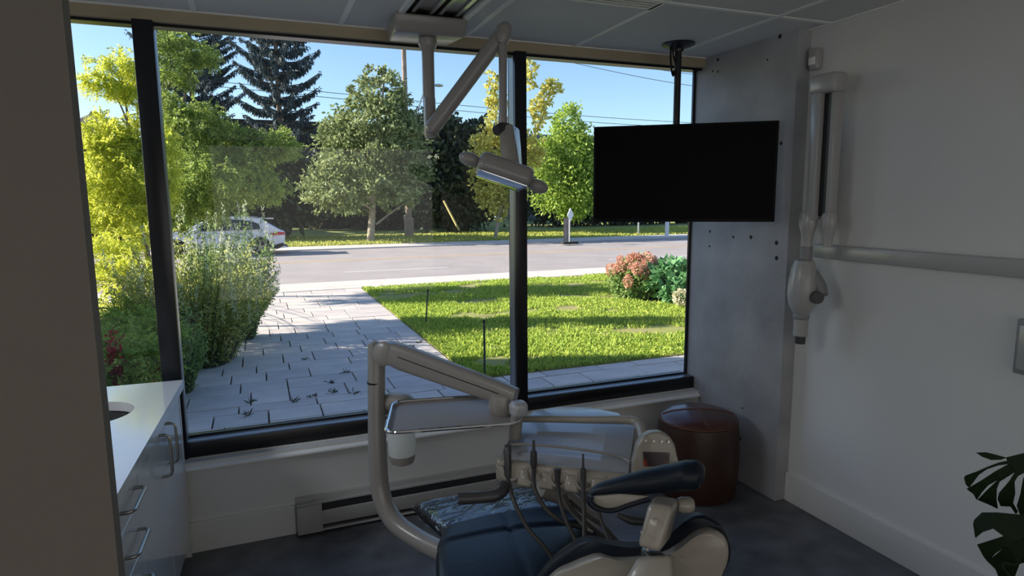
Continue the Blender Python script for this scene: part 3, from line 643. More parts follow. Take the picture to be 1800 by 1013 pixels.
# backrest: rim (vinyl) and shell, outline in its own leaning plane
def Bk(px, py, dd=0):
    D_ = 1.80-(px-930)/360*.26+(py-950)/1000*.12+dd; return at(px, py, D=D_)
rim = [(925, 1100), (935, 1040), (965, 995), (1000, 966), (1030, 951), (1066, 957), (1115, 963), (1160, 955), (1186, 932), (1214, 911), (1243, 908), (1273, 926), (1288, 955), (1288, 985), (1275, 1020), (1262, 1100)]
shl = [(935, 1100), (950, 1035), (975, 1003), (1002, 989), (1030, 977), (1053, 972), (1080, 978), (1115, 977), (1160, 970), (1192, 955), (1223, 932), (1248, 927), (1268, 938), (1276, 960), (1274, 985), (1262, 1020), (1250, 1100)]
bd = Vector((-.05, .10, .0))
def smooth_closed(p, n=5):
    P_ = catmull([Vector((x, y_, 0)) for x, y_ in p], n); return [(v.x, v.y) for v in P_]
def plate(name, m, pts, d0, th, dpt, parent, bulge=0):
    """a shape with its front at offset d0, thickness th towards dpt, rounded rim"""
    P_ = smooth_closed(pts); cx_ = sum(p[0] for p in P_)/len(P_); cy_ = sum(p[1] for p in P_)/len(P_); rg = []
    for sc, f_ in ((.90, -.0), (.965, .06), (.99, .2), (1.0, .5), (.99, .8), (.965, .94), (.90, 1.0)):
        rg.append([Bk(cx_+(x-cx_)*sc, cy_+(y_-cy_)*sc)+dpt*(d0+th*f_)-dpt*bulge*(1-sc)*4*(1 if f_ < .5 else 0) for x, y_ in P_])
    return MB().rings(rg).build(name, m, parent, angle=70)
bdn = Vector((.37, .93, -.30)).normalized()
plate('back_pad', 'navy_vinyl', rim, .0, .07, bdn, ch); plate('back_shell', 'cream_plastic', shl, -.035, .06, bdn, ch, bulge=.02)
# headrest bracket and headrest
def Hd(px, py, D_=1.60): return at(px, py, D=D_)
MB().hull8([Hd(1090, 1035, 1.50), Hd(1184, 1035, 1.44), Hd(1184, 1035, 1.56), Hd(1090, 1035, 1.62)], [Hd(1120, 980, 1.52), Hd(1180, 975, 1.48), Hd(1180, 975, 1.58), Hd(1120, 980, 1.62)], bevel=.012).build('bracket_foot', 'cream_plastic', ch)
MB().hull8([Hd(1119, 962, 1.50), Hd(1160, 974, 1.48), Hd(1178, 950, 1.58), Hd(1135, 945, 1.60)], [Hd(1140, 885, 1.52), Hd(1184, 892, 1.50), Hd(1196, 876, 1.60), Hd(1150, 870, 1.62)], bevel=.012).build('bracket_arm', 'cream_plastic', ch)
MB().box(-.02, .02, -.03, .03, -.02, .02, bevel=.004, mtx=Matrix.Translation(Hd(1150, 985, 1.55))).build('hinge', 'steel', ch)
for px, py in ((1152, 915), (1128, 935), (1137, 965)): MB().lathe(Hd(px, py, 1.495), [(.004, -.003), (.004, .004)], 10, (-F)).build('screw', 'steel', ch)
MB().lathe(Hd(1205, 888, 1.60), [(.016, -.02), (.02, -.01), (.02, .012), (.014, .02)], 20, RT).build('lock_knob', 'cream_plastic', ch)
pts = [Hd(1037, 876, 1.66), Hd(1052, 863, 1.655), Hd(1085, 856, 1.64), Hd(1130, 848, 1.62), Hd(1175, 841, 1.60), Hd(1210, 836, 1.58), Hd(1228, 834, 1.57), Hd(1239, 836, 1.565)]
mb = MB(); mb.tube(pts, [.010, .017, .023, .030, .034, .037, .033, .014], 24, smooth=5, sq=1.0)
cH = (pts[0]+pts[-1])/2; axh = (pts[-1]-pts[0]).normalized(); dpv = bdn-axh*bdn.dot(axh); dpv.normalize()
for v in mb.bm.verts: dd = (v.co-cH).dot(dpv); v.co += dpv*dd*.35
mb.build('headrest_cushion', 'navy_vinyl', ch, angle=80)
MB().tube([Hd(1038, 872, 1.62), Hd(1037, 884, 1.62), Hd(1048, 893, 1.62), Hd(1065, 898, 1.615), Hd(1082, 897, 1.61), Hd(1105, 889, 1.60), Hd(1142, 878, 1.58)], [.008, .008, .0075, .006, .006, .006, .006], 10, smooth=6).build('headrest_rim', 'navy_vinyl', ch)
mb = MB(); mb.extrude_poly([Hd(1042, 874, 1.625), Hd(1090, 868, 1.61), Hd(1140, 872, 1.59), Hd(1142, 878, 1.59), Hd(1104, 889, 1.605), Hd(1080, 896, 1.615), Hd(1062, 896, 1.62), Hd(1047, 889, 1.625)], bdn*.10, bevel=.004); mb.build('headrest_shell', 'cream_plastic', ch)
# second armrest plate seen beyond
MB().tube([at(1085, 905, D=1.75), at(1110, 915, D=1.75), at(1140, 918, D=1.75)], [.006, .012, .010], 10, smooth=5).build('release_lever', 'lamp_dark', ch)
# armrest beyond: tube with grip on far side
# ---- delivery system (arm, tray, head)
du = thing('delivery_unit', (.45, 2.35, 0), 'grey dental delivery unit on a bent swing arm with tray and corded handpieces', 'dental unit')
G = 'grey_plastic'
P_ = [at(662, 618, D=2.50), at(662, 700, D=2.50), at(664, 800, D=2.50), at(670, 868, D=2.50), at(692, 915, D=2.47), at(735, 948, D=2.40), at(790, 975, D=2.30), at(840, 995, D=2.22)]
x_, y__ = P_[1].x, P_[1].y
P_[0] = Vector((P_[0].x, P_[0].y, P_[0].z))
MB().tube(P_, [.034, .034, .036, .037, .037, .036, .036, .036], 24, smooth=8).build('swing_post', G, du)
MB().tube([at(662, 622, D=2.50), at(662, 606, D=2.50), at(664, 601, D=2.50)], [.034, .034, .020], 24).build('post_cap', G, du)
MB().tube([at(661, 672, D=2.5)+Vector((0, 0, .003)), at(661, 672, D=2.5)-Vector((0, 0, .003))], .0348, 24).build('post_joint', 'black_plastic', du)
jc = at(681, 621, D=2.46)
MB().lathe(jc, [(.035, -.038), (.047, -.03), (.047, .03), (.035, .04)], 28, (F+RT*.35)).build('joint_cover', G, du)
mb = MB(); a0, a1 = at(690, 622, D=2.44), at(906, 700, D=2.28); d_ = (a1-a0).normalized(); s_ = d_.cross(Vector((0, 0, 1))).normalized(); u_ = s_.cross(d_)
def oct_ring(c, wx, hy_, n_=20): return [c+s_*wx*math.copysign(abs(math.cos(a))**.6, math.cos(a))+u_*hy_*math.copysign(abs(math.sin(a))**.6, math.sin(a)) for a in [2*PI*k/n_ for k in range(n_)]]
mb.rings([oct_ring(a0, .03, .046), oct_ring(a0+d_*.05, .032, .05), oct_ring(a1-d_*.06, .03, .040), oct_ring(a1, .028, .036)]); mb.build('parallel_arm', G, du)
mb = MB(); mb.tube([a0+d_*.04-s_*.033+u_*.008 if (-s_).dot(-F) > 0 else a0+d_*.04+s_*.033+u_*.008, (a1-d_*.05)+(-s_ if (-s_).dot(-F) > 0 else s_)*.031+u_*.006], .0015, 6); mb.build('arm_seam', 'black_plastic', du)
ej = at(884, 704, D=2.30); MB().lathe(ej+Vector((0, 0, -.05)), [(.045, 0), (.052, .015), (.052, .05), (.045, .075), (.025, .088), (.002, .092)], 28).build('end_joint', G, du)
MB().tube([at(672, 716, D=2.55), at(690, 708, D=2.52), at(712, 712, D=2.48), at(722, 730, D=2.44)], [.036, .042, .044, .03], 20, smooth=6).build('side_elbow', G, du)
# bottle / cup under the tray
cb = at(706, 768, D=2.38); cz0 = at(706, 812, D=2.38).z
MB().lathe((cb.x, cb.y, 0), [(.030, cz0-.012), (.042, cz0-.006), (.048, cz0+.014), (.049, cz0+.028)], 28).build('cup_base', G, du)
cu = MB().lathe((cb.x, cb.y, 0), [(.049, cz0+.026), (.051, cz0+.05), (.051, cb.z+.05), (.046, cb.z+.055)], 28).build('water_cup', 'cup_white', du); tag(cu, 'white translucent cup')
# tray
tc_ = [at(676, 762, Z=.892), at(690, 707, Z=.892), at(904, 692, Z=.892), at(916, 744, Z=.892)]
zt_ = sum(p.z for p in tc_)/4
def rr_path(c, rad, n_=7):
    out = []; N = len(c)
    for i in range(N):
        p = c[i]; a = (c[i-1]-p).normalized(); b_ = (c[(i+1) % N]-p).normalized()
        for k in range(n_+1):
            t = k/n_; q0, q1 = p+a*rad, p+b_*rad; out.append(q0*(1-t)**2+p*2*t*(1-t)+q1*t*t)
    return out
rp_ = rr_path(tc_, .055)
cen = sum(tc_, Vector())/4
tr1 = MB()
inn = [cen+(p-cen)*.965-Vector((0, 0, .0)) for p in rp_]; mid_ = [cen+(p-cen)*.985 for p in rp_]
tr1.rings([[p-Vector((0, 0, .0)) for p in mid_], [p-Vector((0, 0, .007)) for p in inn]], cap=False)
f1 = tr1.bm.faces.new([tr1.bm.verts.new(p-Vector((0, 0, .007))) for p in inn]); tr1.build('tray_top', 'tray_grey', du)
MB().tube(rp_+[rp_[0]], .0068, 8, cap=False).build('tray_rim', 'chrome', du)
MB().hull8([p-Vector((0, 0, .016)) for p in [cen+(q_-cen)*.84 for q_ in tc_]], [p-Vector((0, 0, .009)) for p in [cen+(q_-cen)*.86 for q_ in tc_]], bevel=.003).build('tray_pan', 'black_plastic', du)
tcp = at(909, 716, D=2.22); mb = MB(); mb.box(-.026, .034, -.03, .026, -.034, .022, bevel=.018, seg=4, mtx=Matrix.Translation(tcp)); mb.build('tray_clamp', 'panel_sheen', du)
MB().tube([tcp+Vector((.0, 0, -.02)), at(905, 770, D=2.24)], .022, 16).build('tray_stem', G, du)
# unit head
BL, BR, FR, FL = at(905, 742, D=2.42), at(1122, 748, D=2.30), at(1110, 838, D=2.02), at(872, 812, D=2.14)
ncen = (BL+BR+FR+FL)/4; upn = (BR-BL).cross(FL-BL); upn = -upn if upn.z < 0 else upn; upn.normalize()
MB().hull8([BL-upn*.07, BR-upn*.07, FR-upn*.055, FL-upn*.055], [BL, BR, FR, FL], bevel=.018, seg=4).build('head_body', 'cream_plastic', du)
tb = [ncen+(p-ncen)*.955+upn*.001 for p in (BL, BR, FR, FL)]
MB().hull8(tb, [p+upn*.005 for p in tb], bevel=.002).build('top_panel', 'panel_sheen', du)
# raised rear lid
rl = [at(920, 741, D=2.46), at(1098, 741, D=2.36), at(1090, 726, D=2.46), at(1040, 716, D=2.54), at(980, 714, D=2.56), at(936, 722, D=2.54)]
MB().hull8([p-Vector((0, 0, .04)) for p in rl], rl, bevel=.008).build('rear_lid', 'panel_sheen', du)
# handle loop at the rear and right
MB().tube([at(915, 737, D=2.36), at(960, 737, D=2.34), at(1040, 738, D=2.29), at(1098, 738, D=2.25), at(1122, 745, D=2.22), at(1132, 768, D=2.16), at(1131, 790, D=2.12)], [.012, .013, .013, .014, .018, .02, .018], 14, smooth=6).build('rear_handle', 'cream_plastic', du)
# thin rail over panel
MB().tube([at(893, 792, D=2.15), at(897, 782, D=2.17), at(960, 784, D=2.15), at(1030, 792, D=2.12), at(1085, 802, D=2.10), at(1108, 812, D=2.07)], .0045, 8, smooth=6).build('front_bar', G, du)
# front fascia with scoops between lobes
holders = [896, 938, 982, 1027, 1075]; fasc = [(868, 905), (912, 932), (948, 972), (992, 1016), (1038, 1064), (1086, 1118)]
def fz(px): return 812+(px-872)/240*30, 2.12-(px-872)/240*.11
mb = MB(); 
t0, t1 = (868, 1118)
bpts = []
mb.hull8([at(872, 846, D=2.10), at(1118, 860, D=1.99), at(1118, 860, D=2.10), at(872, 846, D=2.2)], [at(872, 806, D=2.11), at(1114, 834, D=2.0), at(1114, 830, D=2.1), at(872, 802, D=2.22)], bevel=.014, seg=4); mb.build('fascia', 'cream_plastic', du)
for a, b_ in fasc[1:5]:
    ya, Da = fz(a); yb, Db = fz(b_)
    MB().hull8([at(a-4, ya+38, D=Da-.035), at(b_+4, yb+40, D=Db-.035), at(b_+4, yb+36, D=Db+.02), at(a-4, ya+34, D=Da+.02)], [at(a+3, ya+6, D=Da-.02), at(b_-3, yb+6, D=Db-.02), at(b_-3, yb+4, D=Db+.02), at(a+3, ya+4, D=Da+.02)], bevel=.010, seg=3).build('holder_lobe', 'cream_plastic', du)
MB().hull8([at(878, 850, D=2.09), at(890, 852, D=2.085), at(890, 848, D=2.15), at(876, 846, D=2.16)], [at(872, 818, D=2.09), at(886, 820, D=2.085), at(886, 816, D=2.14), at(872, 814, D=2.15)], bevel=.006).build('holder_lobe', 'cream_plastic', du)
for hp in holders:
    yy, Dd = fz(hp)
    MB().lathe(at(hp, yy+14, D=Dd-.012), [(.030, -.004), (.033, .0), (.033, .006), (.024, .007), (.020, -.006)], 24, (-F+Vector((0, 0, .4)))).build('holder_ring', G, du)
# control panel
cpn = [at(px, py, D=2.0) for px, py in ((1113, 850), (1114, 815), (1120, 785), (1130, 768), (1145, 760), (1162, 760), (1178, 768), (1188, 785), (1192, 810), (1194, 850))]
cpl = MB().extrude_poly(cpn, (F*.045), bevel=.008, seg=3).build('control_panel', 'cream_plastic', du)
MB().extrude_poly([at(1131, 795, D=1.994), at(1177, 797, D=1.994), at(1176, 822, D=1.994), at(1132, 820, D=1.994)], F*.006).build('display', 'display', cpl, smooth=False)
for px in (1135, 1149, 1163, 1175): MB().lathe(at(px, 775+(px-1135)*.05, D=1.996), [(.0035, 0), (.004, .002)], 12, -F).build('button', 'steel', cpl)
# side handle on left
MB().tube([at(886, 852, D=2.06), at(884, 862, D=2.04), at(872, 871, D=2.02), at(845, 875, D=2.02), at(806, 877, D=2.02)], [.018, .019, .019, .018, .019], 18, smooth=6).build('pull_handle', 'lamp_dark', du)
# handpieces with hoses
def piece(px, ytop, ymid, kind, hose):
    yy, Dd = fz(px); D_ = Dd-.02
    h = MB()
    if kind == 'syringe': h.tube([at(px-6, ytop+3, D=D_), at(px+2, ytop, D=D_), at(px-1, ytop+8, D=D_), at(px, ymid, D=D_)], [.004, .006, .013, .010], 12)
    elif kind == 'scaler': h.tube([at(px, ytop, D=D_), at(px, ytop+18, D=D_), at(px, ytop+20, D=D_), at(px, ytop+42, D=D_), at(px, ymid, D=D_)], [.004, .006, .011, .012, .007], 12)
    elif kind == 'drill': h.tube([at(px, ytop, D=D_), at(px, ytop+24, D=D_), at(px, ytop+26, D=D_), at(px, ymid, D=D_)], [.003, .004, .009, .009], 12)
    else: h.tube([at(px, ytop, D=D_), at(px, ymid, D=D_)], [.011, .008], 12)
    o_ = h.build('handpiece', 'lamp_dark', du)
    MB().tube([at(px, ymid-2, D=D_)]+[at(a, b_, D=c_) for a, b_, c_ in hose], [.0075]+[.007]*len(hose), 10, smooth=8).build('hose', 'hose', o_)
piece(893, 782, 845, 'syringe', [(903, 880, 2.0), (925, 925, 1.97), (955, 960, 1.95), (985, 1000, 1.93)])
piece(938, 774, 826, 'scaler', [(940, 860, 2.0), (960, 895, 1.98), (990, 918, 1.97), (1030, 930, 2.0)])
piece(980, 824, 850, 'socket', [(984, 880, 1.98), (995, 915, 1.95), (1012, 950, 1.92)])
piece(1025, 798, 846, 'drill', [(1026, 880, 1.97), (1027, 915, 1.93), (1027, 948, 1.9)])
for L_ in ([(1045, 862, 1.99), (1055, 910, 1.95), (1070, 950, 1.9)], [(992, 870, 2.04), (1010, 900, 2.02), (1050, 935, 2.0), (1090, 960, 1.98)], [(1000, 880, 2.05), (1030, 905, 2.03), (1060, 925, 2.0), (1085, 952, 1.98)]):
    MB().tube([at(a, b_, D=c_) for a, b_, c_ in L_], .0065, 10, smooth=8).build('supply_hose', 'hose', du)
# support arm under the head back to the post
MB().tube([at(950, 860, D=2.2), at(1000, 880, D=2.25), at(1050, 930, D=2.2)], [.03, .032, .034], 16, smooth=6).build('head_support', G, du)

# ---- monstera
mo = thing('monstera_plant', (1.95, .62, 0), 'dark green split-leaf monstera plant reaching in at the lower corner', 'plant')
def mp(x, y_, D_=1.5): return at(1650+x/4.007, 760+y_/4.007, D=D_)
L1 = [[(265, 145), (340, 143), (410, 160), (480, 180), (440, 195), (370, 197), (310, 175)], [(478, 180), (601, 150), (760, 120), (820, 300), (720, 330), (601, 290), (540, 272), (500, 230)],
      [(183, 325), (192, 308), (270, 280), (350, 245), (430, 215), (512, 198), (515, 222), (420, 235), (340, 262), (285, 300), (215, 392), (195, 370)],
      [(200, 403), (300, 345), (400, 280), (500, 225), (560, 262), (440, 325), (350, 375), (305, 425), (270, 478), (250, 440)],
      [(278, 480), (345, 410), (410, 350), (500, 265), (560, 268), (430, 350), (410, 400), (408, 470), (418, 542), (350, 510)],
      [(440, 522), (420, 475), (430, 430), (500, 350), (555, 262), (605, 285), (560, 310), (535, 350), (540, 430), (525, 500), (560, 560), (545, 577), (510, 525)],
      [(555, 520), (580, 440), (600, 330), (625, 275), (740, 320), (760, 560), (650, 600), (575, 580)]]
L2 = [[(262, 745), (247, 650), (255, 620), (310, 568), (420, 568), (601, 585), (760, 600), (800, 740), (601, 738), (460, 735), (385, 680), (310, 705)],
      [(275, 795), (400, 755), (470, 733), (620, 725), (560, 762), (470, 810), (400, 855), (350, 917), (320, 880)],
      [(350, 915), (480, 805), (600, 728), (800, 735), (780, 900), (601, 920), (570, 930), (530, 1040), (430, 1030), (405, 970)]]
def leaf(polys, D0, cx_, cy_, curl):
    mb = MB()
    for pi_, pl_ in enumerate(polys):
        P3 = [mp(x, y_, D0+curl*(((x-cx_)/400)**2+((y_-cy_)/400)**2)+.0004*pi_) for x, y_ in pl_]
        vs = [mb.bm.verts.new(p) for p in P3]; f_ = mb.bm.faces.new(vs)
        ex = bmesh.ops.extrude_face_region(mb.bm, geom=[f_]); bmesh.ops.translate(mb.bm, vec=F*.0025, verts=[v for v in ex['geom'] if isinstance(v, bmesh.types.BMVert)])
    bmesh.ops.triangulate(mb.bm, faces=mb.bm.faces[:]); return mb.build('leaf', 'monstera', mo, smooth=False)
leaf(L1, 1.50, 600, 230, .05); leaf(L2, 1.44, 650, 740, .06)
base = Vector((1.95, .62, .36))
for a, D0 in (((640, 250), 1.50), ((600, 900), 1.45)):
    t_ = mp(*a, D0); MB().tube([base, (base+t_)/2+Vector((.03, .0, .12)), t_], [.009, .007, .005], 8, smooth=8).build('petiole', 'monstera', mo)
MB().tube([mp(548, 925, 1.44), mp(535, 1060, 1.44), base], .004, 8, smooth=6).build('petiole', 'monstera', mo)
# further leaves out of frame over the pot
for k in range(4):
    a = -1.3+k*.75; tip = base+Vector((math.cos(a)*.35, math.sin(a)*.3, .45+.1*k)); mb = MB(); side = Vector((-math.sin(a), math.cos(a), 0))
    pl_ = [tip, tip+side*.10+Vector((math.cos(a)*.05, math.sin(a)*.05, 0)), tip+side*.12+Vector((math.cos(a)*.15, math.sin(a)*.15, -.02)), tip+Vector((math.cos(a)*.28, math.sin(a)*.28, -.1)), tip-side*.12+Vector((math.cos(a)*.15, math.sin(a)*.15, -.02)), tip-side*.1+Vector((math.cos(a)*.05, math.sin(a)*.05, 0))]
    mb.extrude_poly(pl_, (0, 0, .002)); mb.build('leaf', 'monstera', mo, smooth=False); MB().tube([base, tip+Vector((0, 0, .02))], .006, 8).build('petiole', 'monstera', mo)
MB().lathe((1.95, .62, 0), [(.12, 0), (.125, .005), (.17, .30), (.18, .31), (.18, .36), (.165, .36), (.16, .32), (.05, .33)], 36).build('pot', 'terracotta', mo)

# ================================================================== OUTDOOR OBJECTS
# ---- car
y0c, cz = 29.35, GZ-.03
cr = thing('car', (-1.35, 30.2, cz), 'white coupe-style suv driving along the far lane of the road', 'car')
xr_ = 1.12   # rear end
def cx(u): return xr_-u*1.05
side = [(0.03, .55), (0.0, .80), (.02, 1.0), (.20, 1.10), (.62, 1.38), (.95, 1.56), (1.5, 1.63), (2.1, 1.655), (2.7, 1.62), (3.05, 1.50), (3.55, 1.20), (3.75, 1.10), (4.35, 1.03), (4.75, .90), (4.90, .70), (4.90, .40), (4.75, .28), (.25, .28), (.08, .40)]
def outline(us, taper, yy, ztaper=0): return [Vector((cx(u), yy, cz+z)) for u, z in us]
belt = 1.06; mb = MB(); P2 = catmull([Vector((u, z, 0)) for u, z in side]+[Vector((*side[0], 0))], 4)[:-1]; rg = []
for yy, sc in ((0, .0), (.03, .03), (.12, .06), (.95, .06), (1.78, .06), (1.87, .03), (1.90, .0)):
    ring = []
    for p in P2:
        u, z = p.x, p.y; tum = max(0, z-belt)/.6*.22; edge = (1-sc/.06)*.03
        y_ = yy if .1 < yy < 1.8 else yy
        yo = y_+(tum if yy < .95 else -tum if yy > .95 else 0)
        ring.append(Vector((cx(u+(2.4-u)*edge), y0c+yo, cz+z+(.8-z)*edge)))
    rg.append(ring)
mb.rings(rg); mb.build('body', 'car_white', cr, angle=50)
def sidepoly(name, m, pts, y_, dp, par=cr):
    P3 = [Vector((cx(u), y0c+y_+max(0, z-belt)/.6*.22, cz+z)) for u, z in pts]; return MB().extrude_poly(P3, (0, dp, 0)).build(name, m, par, smooth=False)
sidepoly('side_window', 'car_glass', [(.95, 1.12), (.98, 1.33), (1.25, 1.46), (1.70, 1.53), (2.02, 1.545), (2.02, 1.10)], -.012, .03)
sidepoly('side_window', 'car_glass', [(2.08, 1.10), (2.08, 1.545), (2.55, 1.53), (2.90, 1.44), (3.35, 1.17), (3.38, 1.09)], -.012, .03)
MB().box(cx(.95), cx(.15), y0c+.25, y0c+1.65, cz+1.12, cz+1.14, mtx=Matrix.Translation((cx(.5), 0, cz+1.28)) @ Matrix.Rotation(.62, 4, 'Y') @ Matrix.Translation((-cx(.5), 0, -cz-1.13)) @ Matrix.Translation((0, 0, .05))).build('rear_window', 'car_glass', cr)
MB().box(cx(.98), cx(.40), y0c+.25, y0c+1.65, cz+1.54, cz+1.575, bevel=.012).build('spoiler', 'car_white', cr)
sidepoly('tail_light', 'tail_red', [(0.02, .86), (.02, .96), (.25, 1.0), (.62, .90), (.45, .85)], -.006, .06)
sidepoly('lower_cladding', 'tyre', [(.05, .40), (.10, .52), (.55, .40), (1.4, .36), (3.6, .36), (4.4, .40), (4.85, .42), (4.75, .26), (.3, .26)], -.008, .10)
for u in (.98, 4.08):
    sidepoly('wheel_arch', 'tyre', [(u+.43*math.cos(a), .36+.43*math.sin(a)) for a in np.linspace(-.2, PI+.2, 16)], -.010, .05)
    for yy in (y0c-.012, y0c+1.70):
        wh = MB().lathe((cx(u), yy, cz+.36), [(.30, 0), (.36, .03), (.36, .20), (.30, .22)], 32, Vector((0, 1, 0))).build('wheel', 'tyre', cr)
        mb = MB(); mb.lathe((cx(u), yy-.004 if yy < 30 else yy+.2, cz+.36), [(.06, 0), (.07, .02)], 16, Vector((0, 1, 0)))
        for k in range(5):
            a = 2*PI*k/5; mb.box(-.03, .03, 0, .02, .03, .27, mtx=Matrix.Translation((cx(u), yy-.003 if yy < 30 else yy+.2, cz+.36)) @ Matrix.Rotation(a, 4, 'Y'))
        mb.build('rim', 'rim', wh, smooth=False)
MB().ellipsoid((cx(3.28), y0c-.10, cz+1.12), (.14, .10, .075), 16, 8).build('mirror', 'car_white', cr)
MB().tube([(cx(1.0), y0c+.30, cz+1.63), (cx(1.5), y0c+.28, cz+1.68), (cx(2.6), y0c+.28, cz+1.66)], .015, 8, smooth=4).build('roof_rail', 'rim', cr)
for u in (1.55, 2.65): MB().box(cx(u)-.09, cx(u)+.09, y0c-.02, y0c+.01, cz+.98, cz+1.005, bevel=.005).build('door_handle', 'car_white', cr)

# ---- trees
def tree(name, label, cat, base, blobs, n, L, W_, lm, tr, bark='bark', group=None, spread=.22, limbs=7, shell=.5, per=14, top=None):
    t = thing(name, (base.x, base.y, GZ), label, cat, group)
    c = np.array([b[:3] for b in blobs]); tp = top or Vector(c[c[:, 2].argmax()])
    mb = MB(); mb.tube([(base.x, base.y, GZ-.05), (base.x+(tp.x-base.x)*.3, base.y, GZ+(tp.z-GZ)*.35), (tp.x, base.y+(tp.y-base.y)*.8, tp.z)], [tr, tr*.75, tr*.15], 10, smooth=5)
    for k in range(limbs):
        b = blobs[k % len(blobs)]; e = Vector(b[:3])+Vector(rng.normal(size=3)*np.array(b[3:6])*.45); z0 = GZ+(max(e.z, GZ+1)-GZ)*random.uniform(.35, .6)
        s0 = Vector((base.x+(tp.x-base.x)*.3, base.y, z0)); mb.tube([s0, (s0+e)/2+Vector((0, 0, .15)), e], [tr*.32, tr*.2, tr*.06], 6, smooth=4)
    mb.build('trunk', bark, t)
    P, D = cloud(blobs, n, per=per, spread=spread, shell=shell); leaves('foliage', P, D, L, W_, lm, t); return t
def gp(px, Y): p = at(px, 500, Y=Y); return Vector((p.x, Y, GZ))
tree('street_tree', 'leafy green tree with pale trunk on the far verge near the middle of the window', 'tree', gp(654, 35.9),
     [pxblob(640, 330, 100, 42, 36), pxblob(655, 275, 92, 50, 36), pxblob(662, 215, 68, 45, 36), pxblob(668, 165, 42, 40, 36), pxblob(575, 320, 40, 30, 36), pxblob(715, 300, 40, 40, 36), pxblob(600, 240, 40, 30, 36), pxblob(700, 235, 38, 35, 36), pxblob(652, 142, 9, 24, 36), pxblob(676, 132, 10, 26, 36), pxblob(700, 175, 12, 30, 36), pxblob(625, 175, 12, 28, 36)], 22000, .24, .14, 'leaf_green', .22, 'bark_light', spread=.13, shell=.62)
tree('yellow_tree', 'tall narrow yellow-leaved tree showing on both sides of the middle mullion', 'tree', gp(871, 35),
     [pxblob(862, 320, 28, 50, 35), pxblob(848, 270, 24, 40, 35), pxblob(872, 210, 18, 50, 35), pxblob(880, 365, 14, 24, 35), pxblob(866, 150, 10, 28, 35), pxblob(900, 270, 24, 80, 35), pxblob(930, 125, 12, 30, 35), pxblob(945, 200, 14, 34, 35), pxblob(972, 153, 18, 12, 35), pxblob(958, 175, 14, 14, 35), pxblob(935, 265, 18, 36, 35)], 7500, .25, .15, 'leaf_yellow', .11, 'bark_light', spread=.17, per=8, shell=.3)
tree('young_lime_tree', 'lime green young tree between the middle mullion and the television', 'tree', gp(1000, 38),
     [pxblob(998, 330, 55, 50, 38), pxblob(1000, 270, 44, 50, 38), pxblob(1000, 220, 24, 34, 38), pxblob(962, 285, 26, 40, 38), pxblob(1040, 300, 30, 60, 38)], 12000, .26, .15, 'leaf_lime', .14)
hg = 'dark trees beyond the road'
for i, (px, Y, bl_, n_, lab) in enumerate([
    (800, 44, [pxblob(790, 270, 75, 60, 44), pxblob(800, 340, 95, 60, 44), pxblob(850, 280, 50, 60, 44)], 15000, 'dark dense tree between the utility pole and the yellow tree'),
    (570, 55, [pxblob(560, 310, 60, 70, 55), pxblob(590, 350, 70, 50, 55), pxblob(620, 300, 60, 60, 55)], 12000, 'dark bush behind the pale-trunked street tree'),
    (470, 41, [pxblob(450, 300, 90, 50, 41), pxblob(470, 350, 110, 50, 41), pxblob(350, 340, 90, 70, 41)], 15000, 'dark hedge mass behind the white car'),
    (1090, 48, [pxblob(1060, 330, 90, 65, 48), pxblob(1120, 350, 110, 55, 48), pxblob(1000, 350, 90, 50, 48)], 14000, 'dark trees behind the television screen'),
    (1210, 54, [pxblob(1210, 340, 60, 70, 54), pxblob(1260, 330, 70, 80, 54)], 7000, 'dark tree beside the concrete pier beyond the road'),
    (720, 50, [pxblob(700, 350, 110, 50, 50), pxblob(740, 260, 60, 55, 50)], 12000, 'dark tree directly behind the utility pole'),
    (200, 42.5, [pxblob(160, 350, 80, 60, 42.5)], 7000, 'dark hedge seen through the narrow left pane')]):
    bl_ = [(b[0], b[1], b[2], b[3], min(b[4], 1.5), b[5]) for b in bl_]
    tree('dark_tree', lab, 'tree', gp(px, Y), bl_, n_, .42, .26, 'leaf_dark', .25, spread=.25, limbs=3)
# locust: feathery compound leaves
def locust(name, label, base, blobs, n, lm, cat='tree', tr=.09, Lr=.26, leaflet=.045, droop=-.35, nl=9, limbs=9):
    t = thing(name, (base.x, base.y, GZ), label, cat); mb = MB(); c = np.array([b[:3] for b in blobs]); tp = Vector(c[c[:, 2].argmax()])
    mb.tube([(base.x, base.y, GZ-.05), (base.x, base.y, GZ+(tp.z-GZ)*.4), tuple(tp)], [tr, tr*.8, tr*.12], 10, smooth=5)
    for k in range(limbs):
        b = blobs[k % len(blobs)]; e = Vector(b[:3])+Vector(rng.normal(size=3)*np.array(b[3:6])*.4); s0 = Vector((base.x, base.y, GZ+(max(e.z, GZ+1)-GZ)*random.uniform(.7, .9)))
        mb.tube([s0, (s0+e)/2+Vector((0, 0, .2)), e], [tr*.4, tr*.22, tr*.05], 6, smooth=4)
    mb.build('trunk', 'bark', t)
    P, D = cloud(blobs, n, per=7, spread=.18, shell=.25); D = unit(D+np.array([0, 0, droop])); m = len(P)
    S = unit(np.cross(D, rng.normal(size=(m, 3)))); Q = []; DD = []
    for j in range(nl):
        f = (j+.5)/nl; base_ = P+D*Lr*f+np.array([0, 0, -1])*Lr*.25*f*f
        for sg in (-1, 1): Q.append(base_); DD.append(S*sg+D*.45)
    leaves('foliage', np.concatenate(Q), np.concatenate(DD), leaflet*1.2, leaflet*.55, lm, t); return t
